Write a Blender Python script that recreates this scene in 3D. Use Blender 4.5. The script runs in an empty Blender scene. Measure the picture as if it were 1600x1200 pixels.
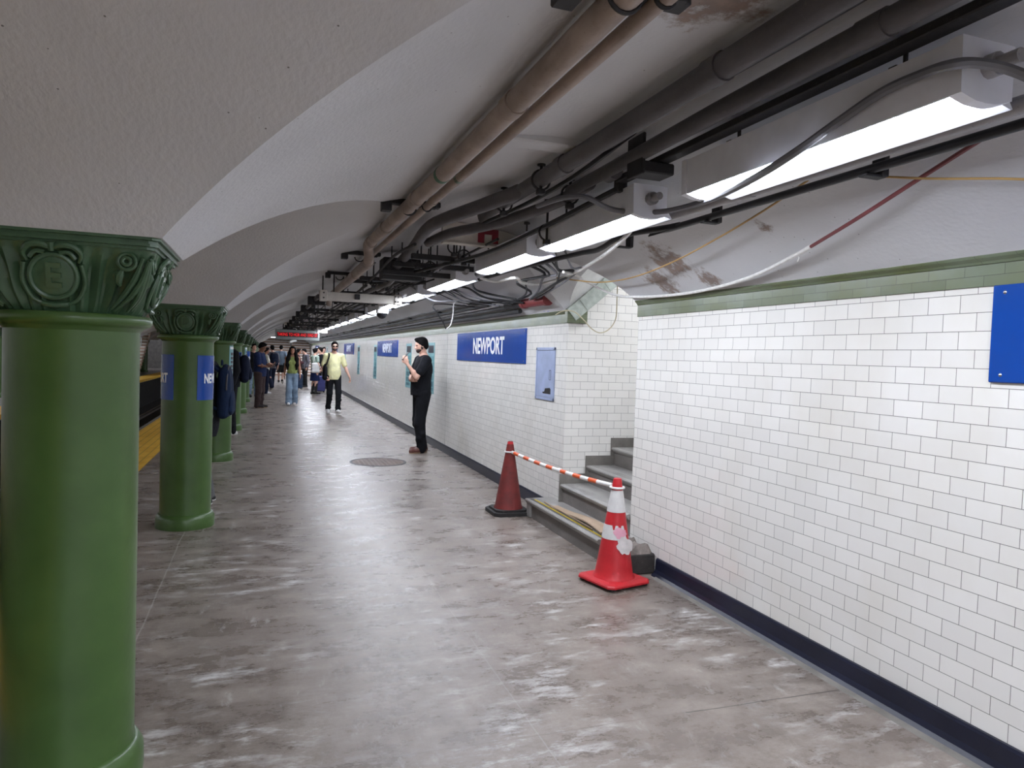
import bpy, math, random
import numpy as np
from mathutils import Vector, Matrix

C = bpy.context.scene.collection
PI = math.pi
rnd = random.Random(7)

# ------------------------------------------------------------------ camera, world, exposure
CAM_H = 1.55
FPX = 1110.0                                  # focal length in pixels of the 1600 px wide frame
_roll = math.radians(2.0)
_d = np.array([415 - 800.0, -(546 - 600.0), -FPX]); _d /= np.linalg.norm(_d)
_u = np.array([math.sin(_roll), math.cos(_roll), 0.0])
_Z = _u + np.array([0, 0, 1.0]) * (-(_u @ _d) / _d[2]); _Z /= np.linalg.norm(_Z)
_X = np.cross(_d, _Z)
ROT = np.stack([_X, _d, _Z], 1)               # world -> camera axes
cam_data = bpy.data.cameras.new('camera')
cam_data.sensor_width = 36.0
cam_data.lens = FPX / 1600 * 36
cam_data.clip_start = 0.05
cam_data.clip_end = 200
cam = bpy.data.objects.new('camera', cam_data)
C.objects.link(cam)
_m = Matrix([list(r) for r in ROT.T]).to_4x4()
cam.matrix_world = Matrix.Translation((0, 0, CAM_H)) @ _m
bpy.context.scene.camera = cam

sc = bpy.context.scene
sc.view_settings.view_transform = 'Standard'
sc.view_settings.look = 'None'
sc.view_settings.gamma = 1.0
sc.view_settings.use_curve_mapping = False
sc.view_settings.exposure = 1.45
sc.cycles.max_bounces = 16
sc.cycles.diffuse_bounces = 10
world = bpy.data.worlds.new('world'); sc.world = world
world.use_nodes = True
world.node_tree.nodes['Background'].inputs[0].default_value = (0.8, 0.85, 1.0, 1)
world.node_tree.nodes['Background'].inputs[1].default_value = 0.3
LAMP = 20.0                                    # radiance of a fluorescent diffuser


def ray(x, y):
    return ROT.T @ np.array([x - 800.0, -(y - 600.0), -FPX])


def onz(x, y, z):
    d = ray(x, y); t = (z - CAM_H) / d[2]
    return Vector((d[0] * t, d[1] * t, z))


def ony(x, y, Y):
    d = ray(x, y); t = Y / d[1]
    return Vector((d[0] * t, Y, CAM_H + d[2] * t))


def onx(x, y, X):
    d = ray(x, y); t = X / d[0]
    return Vector((X, d[1] * t, CAM_H + d[2] * t))


def onv(x, y, off):
    """point of the picture ray just below the platform vault"""
    d = ray(x, y); t0, t1 = .2 / d[1], None
    for i in range(4000):
        t = t0 + i * .002 / np.linalg.norm(d)
        X, Z = d[0] * t, CAM_H + d[2] * t
        if X > XW - .01 or Z > vault(min(max(X, BX0), XW)) - off: return Vector((X, d[1] * t, Z))
    return Vector((X, d[1] * t, Z))


# ------------------------------------------------------------------ mesh helpers
class MB:
    def __init__(s):
        s.v = []; s.f = []; s.sm = []

    def add(s, vs, fs, smooth=False):
        o = len(s.v)
        s.v += [tuple(v) for v in vs]
        s.f += [tuple(i + o for i in f) for f in fs]
        s.sm += [smooth] * len(fs)
        return s

    def box(s, x0, x1, y0, y1, z0, z1):
        v = [(x, y, z) for z in (z0, z1) for y in (y0, y1) for x in (x0, x1)]
        return s.add(v, [(0, 2, 3, 1), (4, 5, 7, 6), (0, 1, 5, 4), (2, 6, 7, 3), (0, 4, 6, 2), (1, 3, 7, 5)])

    def bbox(s, x0, x1, y0, y1, z0, z1, b=0.004):          # box with chamfered edges
        cx, cy, cz = (x0 + x1) / 2, (y0 + y1) / 2, (z0 + z1) / 2
        hx, hy, hz = (x1 - x0) / 2, (y1 - y0) / 2, (z1 - z0) / 2
        b = min(b, hx * .9, hy * .9, hz * .9)
        vs = []; idx = {}
        for sx in (-1, 1):
            for sy in (-1, 1):
                for sz in (-1, 1):
                    for a in range(3):
                        h = [hx - b, hy - b, hz - b]; h[a] += b
                        idx[(sx, sy, sz, a)] = len(vs)
                        vs.append((cx + sx * h[0], cy + sy * h[1], cz + sz * h[2]))
        fs = []
        for a in range(3):
            o = [i for i in range(3) if i != a]
            for sg in (-1, 1):
                q = []
                for p in ((-1, -1), (1, -1), (1, 1), (-1, 1)):
                    k = [0, 0, 0]; k[a] = sg; k[o[0]], k[o[1]] = p
                    q.append(idx[(k[0], k[1], k[2], a)])
                fs.append(q if (sg > 0) != (a == 1) else q[::-1])
        for a in range(3):
            o = [i for i in range(3) if i != a]
            for p in ((-1, -1), (1, -1), (1, 1), (-1, 1)):
                k0 = [0, 0, 0]; k0[o[0]], k0[o[1]] = p
                ka = list(k0); ka[a] = -1; kb = list(k0); kb[a] = 1
                fs.append([idx[(*ka, o[0])], idx[(*kb, o[0])], idx[(*kb, o[1])], idx[(*ka, o[1])]])
        for sx in (-1, 1):
            for sy in (-1, 1):
                for sz in (-1, 1):
                    fs.append([idx[(sx, sy, sz, a)] for a in range(3)])
        return s.add(vs, fs)

    def tube(s, pts, r, n=10, caps=True, smooth=True, subdiv=0):
        pts = [Vector(p) for p in pts]
        if subdiv:
            pts = catmull(pts, subdiv)
        rs = r if isinstance(r, (list, tuple)) else [r] * len(pts)
        if len(rs) != len(pts):
            rs = list(np.interp(np.linspace(0, 1, len(pts)), np.linspace(0, 1, len(rs)), rs))
        t0 = (pts[1] - pts[0]).normalized()
        up = Vector((0, 0, 1)) if abs(t0.z) < .9 else Vector((1, 0, 0))
        nrm = t0.cross(up).normalized()
        vs = []; fs = []
        for i, p in enumerate(pts):
            if i == 0: t = t0
            elif i == len(pts) - 1: t = (pts[i] - pts[i - 1]).normalized()
            else: t = ((pts[i + 1] - p).normalized() + (p - pts[i - 1]).normalized()).normalized()
            nrm = (nrm - t * nrm.dot(t)).normalized()
            bi = t.cross(nrm)
            for k in range(n):
                a = 2 * PI * k / n
                vs.append(p + (nrm * math.cos(a) + bi * math.sin(a)) * rs[i])
        for i in range(len(pts) - 1):
            for k in range(n):
                a, b = i * n + k, i * n + (k + 1) % n
                fs.append((a, b, b + n, a + n))
        s.add(vs, fs, smooth)
        if caps:
            s.add(vs[:n], [tuple(range(n))[::-1]]); s.add(vs[-n:], [tuple(range(n))])
        return s

    def lathe(s, prof, n=48, c=(0, 0, 0), smooth=True, axis='z', caps=False):
        vs = []; fs = []
        for (r, z) in prof:
            for k in range(n):
                a = 2 * PI * k / n
                p = (r * math.cos(a), r * math.sin(a), z)
                if axis == 'y': p = (p[0], p[2], p[1])
                if axis == 'x': p = (p[2], p[0], p[1])
                vs.append((c[0] + p[0], c[1] + p[1], c[2] + p[2]))
        m = len(prof)
        for i in range(m - 1):
            for k in range(n):
                a, b = i * n + k, i * n + (k + 1) % n
                fs.append((a, b, b + n, a + n) if axis != 'y' else (a, a + n, b + n, b))
        s.add(vs, fs, smooth)
        if caps:
            s.add(vs[:n], [tuple(range(n))[::-1]]); s.add(vs[-n:], [tuple(range(n))])
        return s

    def prism(s, poly, a0, a1, axis='y'):
        """extrude a 2-D polygon; poly coords are (x,z) for axis y, (y,z) for axis x, (x,y) for axis z"""
        n = len(poly)

        def P(p, a):
            return (p[0], a, p[1]) if axis == 'y' else ((a, p[0], p[1]) if axis == 'x' else (p[0], p[1], a))
        vs = [P(p, a0) for p in poly] + [P(p, a1) for p in poly]
        fs = [(i, (i + 1) % n, n + (i + 1) % n, n + i) for i in range(n)]
        fs += [tuple(range(n))[::-1], tuple(range(n, 2 * n))]
        return s.add(vs, fs)

    def xform(s, M):
        s.v = [tuple(M @ Vector(v)) for v in s.v]
        return s

    def build(s, name, mat, parent=None, local=False, auto=40, fix=True):
        me = bpy.data.meshes.new(name)
        v = s.v
        if parent is not None and not local:
            o = wloc(parent)
            v = [(a - o[0], b - o[1], c - o[2]) for a, b, c in v]
        me.from_pydata(v, [], s.f)
        me.polygons.foreach_set('use_smooth', s.sm)
        if fix:
            import bmesh
            bm = bmesh.new(); bm.from_mesh(me)
            bmesh.ops.recalc_face_normals(bm, faces=bm.faces)
            bm.to_mesh(me); bm.free()
        me.update()
        if auto and any(s.sm):
            me.set_sharp_from_angle(angle=math.radians(auto))
        if mat is not None:
            me.materials.append(mat)
        ob = bpy.data.objects.new(name, me)
        C.objects.link(ob)
        if parent is not None:
            ob.parent = parent
        return ob


def wloc(o):
    p = Vector((0, 0, 0))
    while o is not None:
        p = p + o.location; o = o.parent
    return p


def catmull(pts, n):
    out = []
    P = [pts[0] * 2 - pts[1]] + pts + [pts[-1] * 2 - pts[-2]]
    for i in range(1, len(P) - 2):
        a, b, c, d = P[i - 1], P[i], P[i + 1], P[i + 2]
        for k in range(n):
            t = k / n
            out.append(.5 * ((2 * b) + (c - a) * t + (2 * a - 5 * b + 4 * c - d) * t * t + (3 * b - a - 3 * c + d) * t ** 3))
    out.append(pts[-1])
    return out


def tag(o, label, cat, group=None):
    o['label'] = label; o['category'] = cat
    if group: o['group'] = group
    return o


def thing(name, label, cat, loc=(0, 0, 0), rz=0.0, group=None):
    o = bpy.data.objects.new(name, None)
    o.empty_display_size = .1
    C.objects.link(o)
    o.location = loc; o.rotation_euler = (0, 0, rz)
    return tag(o, label, cat, group)


def struct(o):
    o['kind'] = 'structure'
    return o


def dup(root, loc, rz=None, label=None):
    r = root.copy(); C.objects.link(r); r.location = loc
    if rz is not None: r.rotation_euler = (0, 0, rz)
    if label: r['label'] = label

    def rec(src, dst):
        for ch in list(src.children):
            c = ch.copy(); C.objects.link(c); c.parent = dst
            rec(ch, c)
    rec(root, r)
    return r


def text_mb(txt, size, sx=1.0, bold=0.0, extrude=0.001, spacing=1.0):
    """letters in the x-y plane, centred on the origin"""
    cu = bpy.data.curves.new('t', 'FONT')
    cu.body = txt; cu.size = size; cu.offset = bold; cu.extrude = extrude
    cu.align_x = 'CENTER'; cu.align_y = 'CENTER'; cu.space_character = spacing
    cu.resolution_u = 3
    ob = bpy.data.objects.new('t', cu); C.objects.link(ob)
    dg = bpy.context.evaluated_depsgraph_get()
    me = bpy.data.meshes.new_from_object(ob.evaluated_get(dg))
    m = MB()
    m.add([(v.co.x * sx, v.co.y, v.co.z) for v in me.vertices], [tuple(p.vertices) for p in me.polygons])
    bpy.data.objects.remove(ob); bpy.data.curves.remove(cu); bpy.data.meshes.remove(me)
    return m


# ------------------------------------------------------------------ materials
def lin(c):
    return tuple(((x / 255) / 12.92 if x / 255 <= .04045 else ((x / 255 + .055) / 1.055) ** 2.4) for x in c) + (1,)


class NT:
    def __init__(s, name):
        s.m = bpy.data.materials.new(name); s.m.use_nodes = True
        s.t = s.m.node_tree; s.b = s.t.nodes['Principled BSDF']

    def n(s, typ, **kw):
        nd = s.t.nodes.new(typ)
        for k, v in kw.items():
            if k.startswith('i_'):
                key = k[2:]
                key = int(key) if key.isdigit() else key.replace('_', ' ')
                nd.inputs[key].default_value = v
            else:
                setattr(nd, k, v)
        return nd

    def l(s, a, b):
        s.t.links.new(a, b)

    def pos(s, scale=(1, 1, 1), obj=False):
        g = s.n('ShaderNodeTexCoord') if obj else s.n('ShaderNodeNewGeometry')
        mp = s.n('ShaderNodeMapping'); mp.inputs['Scale'].default_value = scale
        s.l(g.outputs['Object' if obj else 'Position'], mp.inputs['Vector'])
        return mp.outputs[0]

    def noise(s, vec, scale, detail=4, rough=.55):
        nd = s.n('ShaderNodeTexNoise', i_Scale=scale, i_Detail=detail, i_Roughness=rough)
        if vec is not None: s.l(vec, nd.inputs['Vector'])
        return nd.outputs['Fac']

    def ramp(s, fac, stops):
        nd = s.n('ShaderNodeValToRGB')
        e = nd.color_ramp.elements
        while len(e) < len(stops): e.new(.5)
        for el, (p, c) in zip(e, stops):
            el.position = p; el.color = c if len(c) == 4 else lin(c)
        s.l(fac, nd.inputs['Fac'])
        return nd.outputs['Color']

    def mix(s, fac, a, b, mode='MIX'):
        nd = s.n('ShaderNodeMix', data_type='RGBA', blend_type=mode)
        for sock, v in ((nd.inputs[0], fac), (nd.inputs[6], a), (nd.inputs[7], b)):
            if hasattr(v, 'is_linked'): s.l(v, sock)
            elif isinstance(v, (int, float)): sock.default_value = v
            else: sock.default_value = v if len(v) == 4 else lin(v)
        return nd.outputs[2]

    def math(s, op, a, b=0.0, clamp=False):
        nd = s.n('ShaderNodeMath', operation=op, use_clamp=clamp)
        for sock, v in ((nd.inputs[0], a), (nd.inputs[1], b)):
            if hasattr(v, 'is_linked'): s.l(v, sock)
            else: sock.default_value = v
        return nd.outputs[0]

    def bump(s, h, strength=.3, dist=.01, nrm=None):
        nd = s.n('ShaderNodeBump', i_Strength=strength, i_Distance=dist)
        s.l(h, nd.inputs['Height'])
        if nrm is not None: s.l(nrm, nd.inputs['Normal'])
        s.l(nd.outputs[0], s.b.inputs['Normal'])
        return nd.outputs[0]

    def set(s, **kw):
        for k, v in kw.items():
            sock = s.b.inputs[k.replace('_', ' ')]
            if hasattr(v, 'is_linked'): s.l(v, sock)
            else: sock.default_value = v
        return s


def simple(name, col, rough=.5, metal=0.0, var=.12, scale=8.0, bump=.0, bscale=60.0, spec=.5, sheen=0.0):
    t = NT(name)
    c = lin(col)
    p = t.pos(obj=True)
    n = t.noise(p, scale)
    lo = tuple(x * (1 - var) for x in c[:3]) + (1,); hi = tuple(min(1, x * (1 + var)) for x in c[:3]) + (1,)
    t.set(Base_Color=t.ramp(n, [(.3, lo), (.7, hi)]), Roughness=rough, Metallic=metal)
    t.b.inputs['Specular IOR Level'].default_value = spec
    if bump: t.bump(t.noise(p, bscale, 3), bump, .004)
    return t.m


def cloth(name, col, var=.2):
    t = NT(name); c = lin(col)
    p = t.pos(obj=True)
    n = t.noise(p, 7, 5)
    lo = tuple(x * (1 - var) for x in c[:3]) + (1,); hi = tuple(min(1, x * (1 + var)) for x in c[:3]) + (1,)
    t.set(Base_Color=t.ramp(n, [(.3, lo), (.7, hi)]), Roughness=.9)
    t.b.inputs['Specular IOR Level'].default_value = .2
    w = t.noise(t.pos((1, 1, .45), obj=True), 13, 3)
    t.bump(w, .55, .03)
    return t.m


def tile_mat(name, axis='y', zoff=.125, white=(234, 232, 227), grout=(104, 101, 98)):
    t = NT(name)
    g = t.n('ShaderNodeNewGeometry')
    sp = t.n('ShaderNodeSeparateXYZ'); t.l(g.outputs['Position'], sp.inputs[0])
    cb = t.n('ShaderNodeCombineXYZ')
    t.l(sp.outputs[1 if axis == 'y' else 0], cb.inputs[0])
    t.l(t.math('SUBTRACT', sp.outputs[2], zoff), cb.inputs[1])
    br = t.n('ShaderNodeTexBrick', i_Scale=1.0, i_Mortar_Size=.0013, i_Mortar_Smooth=.15, i_Brick_Width=.1524, i_Row_Height=.0762)
    br.offset = .5
    t.l(cb.outputs[0], br.inputs['Vector'])
    w = lin(white)
    br.inputs['Color1'].default_value = w
    br.inputs['Color2'].default_value = tuple(x * .93 for x in w[:3]) + (1,)
    br.inputs['Mortar'].default_value = lin(grout)
    dirt = t.noise(t.pos((1, 1, .8)), 1.3, 6, .6)
    dcol = t.ramp(dirt, [(.5, (255, 255, 255)), (.85, (244, 241, 235))])
    col = t.mix(1.0, br.outputs['Color'], dcol, 'MULTIPLY')
    if axis == 'y':
        for at in (11.08, 20.6, 30.2): col = t.mix(line_mask(t, sp.outputs[1], at, .004), col, (88, 86, 84))
    # scattered dark chips
    ch = t.noise(t.pos((1, 1, 3)), 9, 5, .7)
    col = t.mix(t.ramp(ch, [(.74, (0, 0, 0)), (.78, (255, 255, 255))]), col, (120, 112, 104))
    t.set(Base_Color=col, Roughness=t.math('ADD', t.math('MULTIPLY', br.outputs['Fac'], .5), .13))
    wav = t.noise(t.pos(), 5.5, 1)
    inv = t.math('SUBTRACT', 1.0, br.outputs['Fac'])
    h = t.math('ADD', t.math('MULTIPLY', inv, .0012), t.math('MULTIPLY', wav, .004))
    nd = t.n('ShaderNodeBump', i_Strength=.8, i_Distance=1.0)
    t.l(h, nd.inputs['Height']); t.l(nd.outputs[0], t.b.inputs['Normal'])
    return t.m


def green_tile_mat():
    t = NT('green_tile')
    g = t.n('ShaderNodeNewGeometry')
    sp = t.n('ShaderNodeSeparateXYZ'); t.l(g.outputs['Position'], sp.inputs[0])
    cb = t.n('ShaderNodeCombineXYZ')
    t.l(t.math('ADD', sp.outputs[0], sp.outputs[1]), cb.inputs[0])
    t.l(t.math('SUBTRACT', sp.outputs[2], 1.905), cb.inputs[1])
    br = t.n('ShaderNodeTexBrick', i_Scale=1.0, i_Mortar_Size=.001, i_Mortar_Smooth=.1, i_Brick_Width=.17, i_Row_Height=.044)
    t.l(cb.outputs[0], br.inputs['Vector'])
    br.inputs['Color1'].default_value = lin((112, 122, 104))
    br.inputs['Color2'].default_value = lin((98, 108, 88))
    br.inputs['Mortar'].default_value = lin((62, 66, 56))
    n = t.noise(t.pos(), 3.2, 4)
    col = t.mix(1.0, br.outputs['Color'], t.ramp(n, [(.35, (235, 232, 190)), (.65, (255, 255, 255))]), 'MULTIPLY')
    t.set(Base_Color=col, Roughness=.3)
    nd = t.n('ShaderNodeBump', i_Strength=.6, i_Distance=.001)
    t.l(t.math('SUBTRACT', 1.0, br.outputs['Fac']), nd.inputs['Height']); t.l(nd.outputs[0], t.b.inputs['Normal'])
    return t.m


def line_mask(t, coord, at, half):
    """1 on a thin line coord == at"""
    return t.math('LESS_THAN', t.math('ABSOLUTE', t.math('SUBTRACT', coord, at)), half)


def floor_mat():
    t = NT('worn_concrete')
    p = t.pos()
    n1 = t.noise(p, .9, 6, .6)
    n2 = t.noise(t.pos((.75, 1.3, 1)), 3.6, 12, .74)
    n3 = t.noise(p, 15, 10, .8)
    n4 = t.noise(t.pos((1.2, .8, 1)), 5.5, 12, .78)
    n5 = t.noise(p, 42, 6, .8)
    base = t.ramp(n1, [(.3, (100, 90, 83)), (.5, (118, 107, 99)), (.7, (134, 123, 115))])
    base = t.mix(t.ramp(n2, [(.44, (0, 0, 0)), (.62, (200, 200, 200))]), base, (166, 156, 147))
    base = t.mix(t.ramp(n4, [(.50, (0, 0, 0)), (.66, (185, 185, 185))]), base, (78, 68, 61))
    base = t.mix(t.ramp(n3, [(.47, (0, 0, 0)), (.66, (140, 140, 140))]), base, (152, 142, 134))
    base = t.mix(t.ramp(n5, [(.52, (0, 0, 0)), (.70, (150, 150, 150))]), base, (82, 72, 67))
    # chalky scuffs, dragged along the platform and across it
    sc1 = t.noise(t.pos((1.0, 2.6, 1)), 3.4, 12, .78)
    sc3 = t.noise(t.pos((2.4, .9, 1)), 4.1, 12, .78)
    sc2 = t.noise(p, 1.3, 4)
    m1 = t.math('MULTIPLY', t.ramp(sc1, [(.51, (0, 0, 0)), (.64, (245, 245, 245))]), t.ramp(sc2, [(.42, (0, 0, 0)), (.58, (255, 255, 255))]))
    m2 = t.math('MULTIPLY', t.ramp(sc3, [(.56, (0, 0, 0)), (.68, (215, 215, 215))]), t.ramp(sc2, [(.40, (255, 255, 255)), (.54, (0, 0, 0))]))
    m = t.math('MAXIMUM', m1, m2)
    base = t.mix(m, base, (204, 201, 199))
    # dark gum spots and oil drips
    vo = t.n('ShaderNodeTexVoronoi', i_Scale=2.6); t.l(p, vo.inputs['Vector'])
    sp = t.math('LESS_THAN', t.math('ADD', vo.outputs['Distance'], t.math('MULTIPLY', n3, .09)), .088)
    base = t.mix(t.math('MULTIPLY', sp, .65), base, (66, 60, 58))
    vo2 = t.n('ShaderNodeTexVoronoi', i_Scale=9.0); t.l(p, vo2.inputs['Vector'])
    sp2 = t.math('MULTIPLY', t.math('LESS_THAN', t.math('ADD', vo2.outputs['Distance'], t.math('MULTIPLY', n3, .12)), .115), t.math('GREATER_THAN', n1, .5))
    base = t.mix(t.math('MULTIPLY', sp2, .5), base, (92, 84, 80))
    # tooled joints
    g = t.n('ShaderNodeNewGeometry'); s3 = t.n('ShaderNodeSeparateXYZ'); t.l(g.outputs['Position'], s3.inputs[0])
    wob = t.math('MULTIPLY', t.math('SUBTRACT', t.noise(p, 2.0, 2), .5), .03)
    X = t.math('ADD', s3.outputs[0], wob); Y = t.math('ADD', s3.outputs[1], wob)
    j = line_mask(t, X, -.61, .004)
    j = t.math('MAXIMUM', j, t.math('MULTIPLY', line_mask(t, X, 1.1, .003), .5))
    jy = t.math('LESS_THAN', t.math('PINGPONG', t.math('ADD', Y, -2.665), 1.35), .0035)
    jd = t.math('MULTIPLY', jy, t.math('ADD', .25, t.math('MULTIPLY', t.math('GREATER_THAN', s3.outputs[0], 1.8), .55)))
    base = t.mix(t.math('MULTIPLY', j, .5), base, (186, 182, 178))
    base = t.mix(jd, base, (60, 55, 53))
    rg = t.ramp(n2, [(.35, (72, 72, 72)), (.65, (124, 124, 124))])
    t.set(Base_Color=base, Roughness=t.math('ADD', t.math('MULTIPLY', rg, 1.2), t.math('ADD', t.math('MULTIPLY', m, .3), .14)))
    t.b.inputs['Specular IOR Level'].default_value = .42
    h = t.math('ADD', t.math('MULTIPLY', n3, .5), t.math('MULTIPLY', n2, .6))
    t.bump(h, .2, .02)
    return t.m


STAINS = [((2.42, 4.05, 2.20), .30), ((2.36, 3.02, 2.25), .10), ((2.60, 4.35, 2.10), .26), ((1.15, 1.7, 2.55), .26), ((2.63, 3.85, 2.08), .16)]


def ceiling_mat():
    t = NT('painted_plaster')
    p = t.pos()
    n1 = t.noise(p, .8, 5, .6)
    col = t.ramp(n1, [(.3, (196, 196, 199)), (.7, (210, 210, 213))])
    g = t.n('ShaderNodeNewGeometry')
    nz = t.noise(p, 9, 9, .74)
    tot = None
    for c, r in STAINS:
        d = t.n('ShaderNodeVectorMath', operation='DISTANCE'); t.l(g.outputs['Position'], d.inputs[0]); d.inputs[1].default_value = c
        k = t.math('SUBTRACT', 1.0, t.math('DIVIDE', d.outputs['Value'], r), clamp=True)
        tot = k if tot is None else t.math('MAXIMUM', tot, k)
    k = t.math('ADD', t.math('MULTIPLY', tot, .42), t.math('MULTIPLY', nz, t.math('MINIMUM', t.math('MULTIPLY', tot, 40.0), 1.0)))
    col = t.mix(t.ramp(k, [(.66, (0, 0, 0)), (.80, (235, 235, 235))]), col, t.ramp(nz, [(.4, (98, 78, 66)), (.65, (136, 108, 90))]))
    # pin holes
    vo = t.n('ShaderNodeTexVoronoi', i_Scale=17.0); t.l(p, vo.inputs['Vector'])
    hole = t.math('MULTIPLY', t.math('LESS_THAN', vo.outputs['Distance'], .05), t.math('GREATER_THAN', n1, .47))
    col = t.mix(t.math('MULTIPLY', hole, .75), col, (70, 66, 62))
    # broad soft grey blotches, drawn out along the platform
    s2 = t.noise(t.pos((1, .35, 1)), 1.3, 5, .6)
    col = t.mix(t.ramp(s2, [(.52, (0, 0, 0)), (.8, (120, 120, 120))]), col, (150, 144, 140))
    t.set(Base_Color=col, Roughness=.62)
    t.b.inputs['Specular IOR Level'].default_value = .3
    f = t.noise(t.pos((1.5, 1, 1)), 42, 2, .5)
    f2 = t.noise(p, 3, 3)
    t.bump(t.math('ADD', f, t.math('MULTIPLY', f2, .8)), .3, .008)
    return t.m


def dirty_pipe(name, c1, c2, c3, rough=.6):
    t = NT(name)
    p = t.pos((1, .5, 1))
    n = t.noise(p, 5, 6, .65); n2 = t.noise(t.pos(), 60, 4, .7)
    col = t.ramp(n, [(.3, c1), (.6, c2)])
    col = t.mix(t.ramp(n2, [(.6, (0, 0, 0)), (.75, (200, 200, 200))]), col, c3)
    t.set(Base_Color=col, Roughness=rough)
    t.bump(n2, .25, .004)
    return t.m


def emit(name, col, strength):
    t = NT(name)
    t.set(Base_Color=lin(col), Emission_Color=lin(col), Emission_Strength=strength)
    return t.m


M = {}
M['tile'] = tile_mat('white_wall_tile', 'y')
M['tile_side'] = tile_mat('white_stair_tile', 'x')
M['green_tile'] = green_tile_mat()
M['floor'] = floor_mat()
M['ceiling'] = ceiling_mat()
M['plaster_white'] = simple('rough_white_plaster', (214, 214, 212), .9, 0, .1, 6, .6, 30)
M['base'] = simple('navy_base_tile', (24, 27, 46), .35, 0, .25, 3, .15, 20)
M['cement'] = simple('old_cement', (118, 114, 108), .85, 0, .25, 6, .5, 40)
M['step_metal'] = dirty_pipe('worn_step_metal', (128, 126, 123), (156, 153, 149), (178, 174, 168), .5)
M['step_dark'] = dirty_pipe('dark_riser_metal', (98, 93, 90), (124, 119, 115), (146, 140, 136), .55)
M['stone_dark'] = dirty_pipe('dark_stone', (30, 28, 28), (62, 58, 56), (120, 116, 110), .7)
M['rubble'] = simple('broken_cement', (120, 112, 106), .95, 0, .3, 14, .9, 30)
M['wood'] = dirty_pipe('dusty_plywood', (150, 128, 106), (172, 150, 128), (190, 172, 152), .85)
M['yellow_paint'] = dirty_pipe('yellow_tread_paint', (226, 196, 40), (240, 214, 60), (190, 176, 96), .6)
M['green'] = None
M['blue'] = simple('blue_enamel', (6, 66, 154), .16, 0, .06, 3, .25, 120)
M['white_paint'] = simple('white_lettering', (236, 238, 240), .4)
M['navy'] = simple('x', (20, 20, 30))
M['lens'] = emit('lit_diffuser', (238, 244, 255), LAMP)
M['fixture'] = simple('light_housing_enamel', (228, 230, 238), .4, 0, .08, 6)
M['steel_dark'] = dirty_pipe('sooty_steel', (52, 50, 52), (76, 74, 77), (104, 100, 98), .6)
M['steel_black'] = dirty_pipe('black_sooty_metal', (26, 25, 28), (44, 43, 46), (80, 76, 74), .65)
M['pipe_beige'] = dirty_pipe('dirty_beige_pipe', (128, 114, 106), (168, 152, 142), (78, 66, 60), .6)
M['pipe_gray'] = dirty_pipe('sooty_grey_pipe', (66, 64, 68), (92, 89, 92), (112, 106, 102), .55)
M['galv'] = dirty_pipe('galvanised_conduit', (130, 128, 130), (164, 162, 164), (96, 92, 90), .45)
M['cream'] = dirty_pipe('cream_paint', (188, 182, 174), (206, 200, 192), (140, 130, 122), .5)
M['cable_grey'] = simple('grey_cable_jacket', (112, 112, 118), .55)
M['cable_black'] = simple('black_cable_jacket', (30, 30, 34), .5)
M['cable_white'] = simple('white_wrapped_cable', (220, 218, 216), .7, 0, .12, 30, .4, 60)
M['cable_red'] = simple('dark_red_cable', (116, 54, 58), .5)
M['cable_yellow'] = simple('yellow_cord', (176, 142, 88), .6)
M['red_pipe'] = simple('red_painted_pipe', (120, 44, 46), .5)
M['red_sign'] = simple('dark_red_enamel', (132, 32, 48), .4)
M['chrome'] = simple('stainless', (180, 182, 186), .25, 1.0)
M['cone_red'] = dirty_pipe('red_cone_rubber', (176, 26, 36), (196, 36, 44), (126, 24, 32), .45)
M['cone_old'] = dirty_pipe('grimy_red_cone_rubber', (84, 32, 30), (120, 38, 35), (54, 28, 26), .7)
M['cone_black'] = simple('black_rubber', (42, 40, 40), .7, 0, .3, 20, .4, 60)
M['reflective'] = dirty_pipe('scuffed_reflective_band', (196, 194, 194), (222, 220, 218), (170, 160, 158), .35)
M['orange'] = simple('orange_tape', (226, 92, 34), .4)
M['white_plastic'] = simple('white_plastic', (232, 230, 228), .4)
M['paper'] = simple('torn_grey_paper', (206, 200, 198), .9, 0, .15, 20)
M['pink'] = simple('pink_sticker', (222, 160, 178), .5)
M['panel_blue'] = simple('pale_blue_enamel', (158, 170, 200), .35)
M['dark_hole'] = simple('charred_black', (30, 28, 28), .9)
M['poster'] = None
M['iron'] = dirty_pipe('rusty_iron', (84, 66, 58), (110, 92, 82), (140, 126, 116), .55)
M['track_dark'] = simple('sooty_track_bed', (30, 28, 28), .95, 0, .4, 5, .8, 14)
M['rail'] = simple('worn_rail_steel', (96, 90, 86), .4, .8)
M['stair_tan'] = simple('tan_stair_riser', (168, 144, 130), .8, 0, .15, 4)
M['stair_white'] = simple('pale_stair_nosing', (238, 236, 232), .7)
M['led_frame'] = simple('grey_sign_housing', (150, 156, 156), .35, .3)
M['led_black'] = simple('black_led_face', (20, 16, 16), .3)
M['led_red'] = emit('red_led', (255, 36, 44), .3)
M['tape_blue'] = simple('blue_tape', (40, 70, 190), .6)


def green_mat():
    t = NT('green_gloss_paint')
    p = t.pos(obj=True)
    n = t.noise(p, 3, 5); n2 = t.noise(p, 30, 4, .7)
    col = t.ramp(n, [(.3, (58, 85, 40)), (.7, (72, 101, 50))])
    col = t.mix(t.ramp(n2, [(.74, (0, 0, 0)), (.79, (200, 200, 200))]), col, (150, 158, 130))
    t.set(Base_Color=col, Roughness=.32)
    t.bump(t.noise(p, 9, 3), .12, .02)
    return t.m


M['green'] = green_mat()


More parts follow.
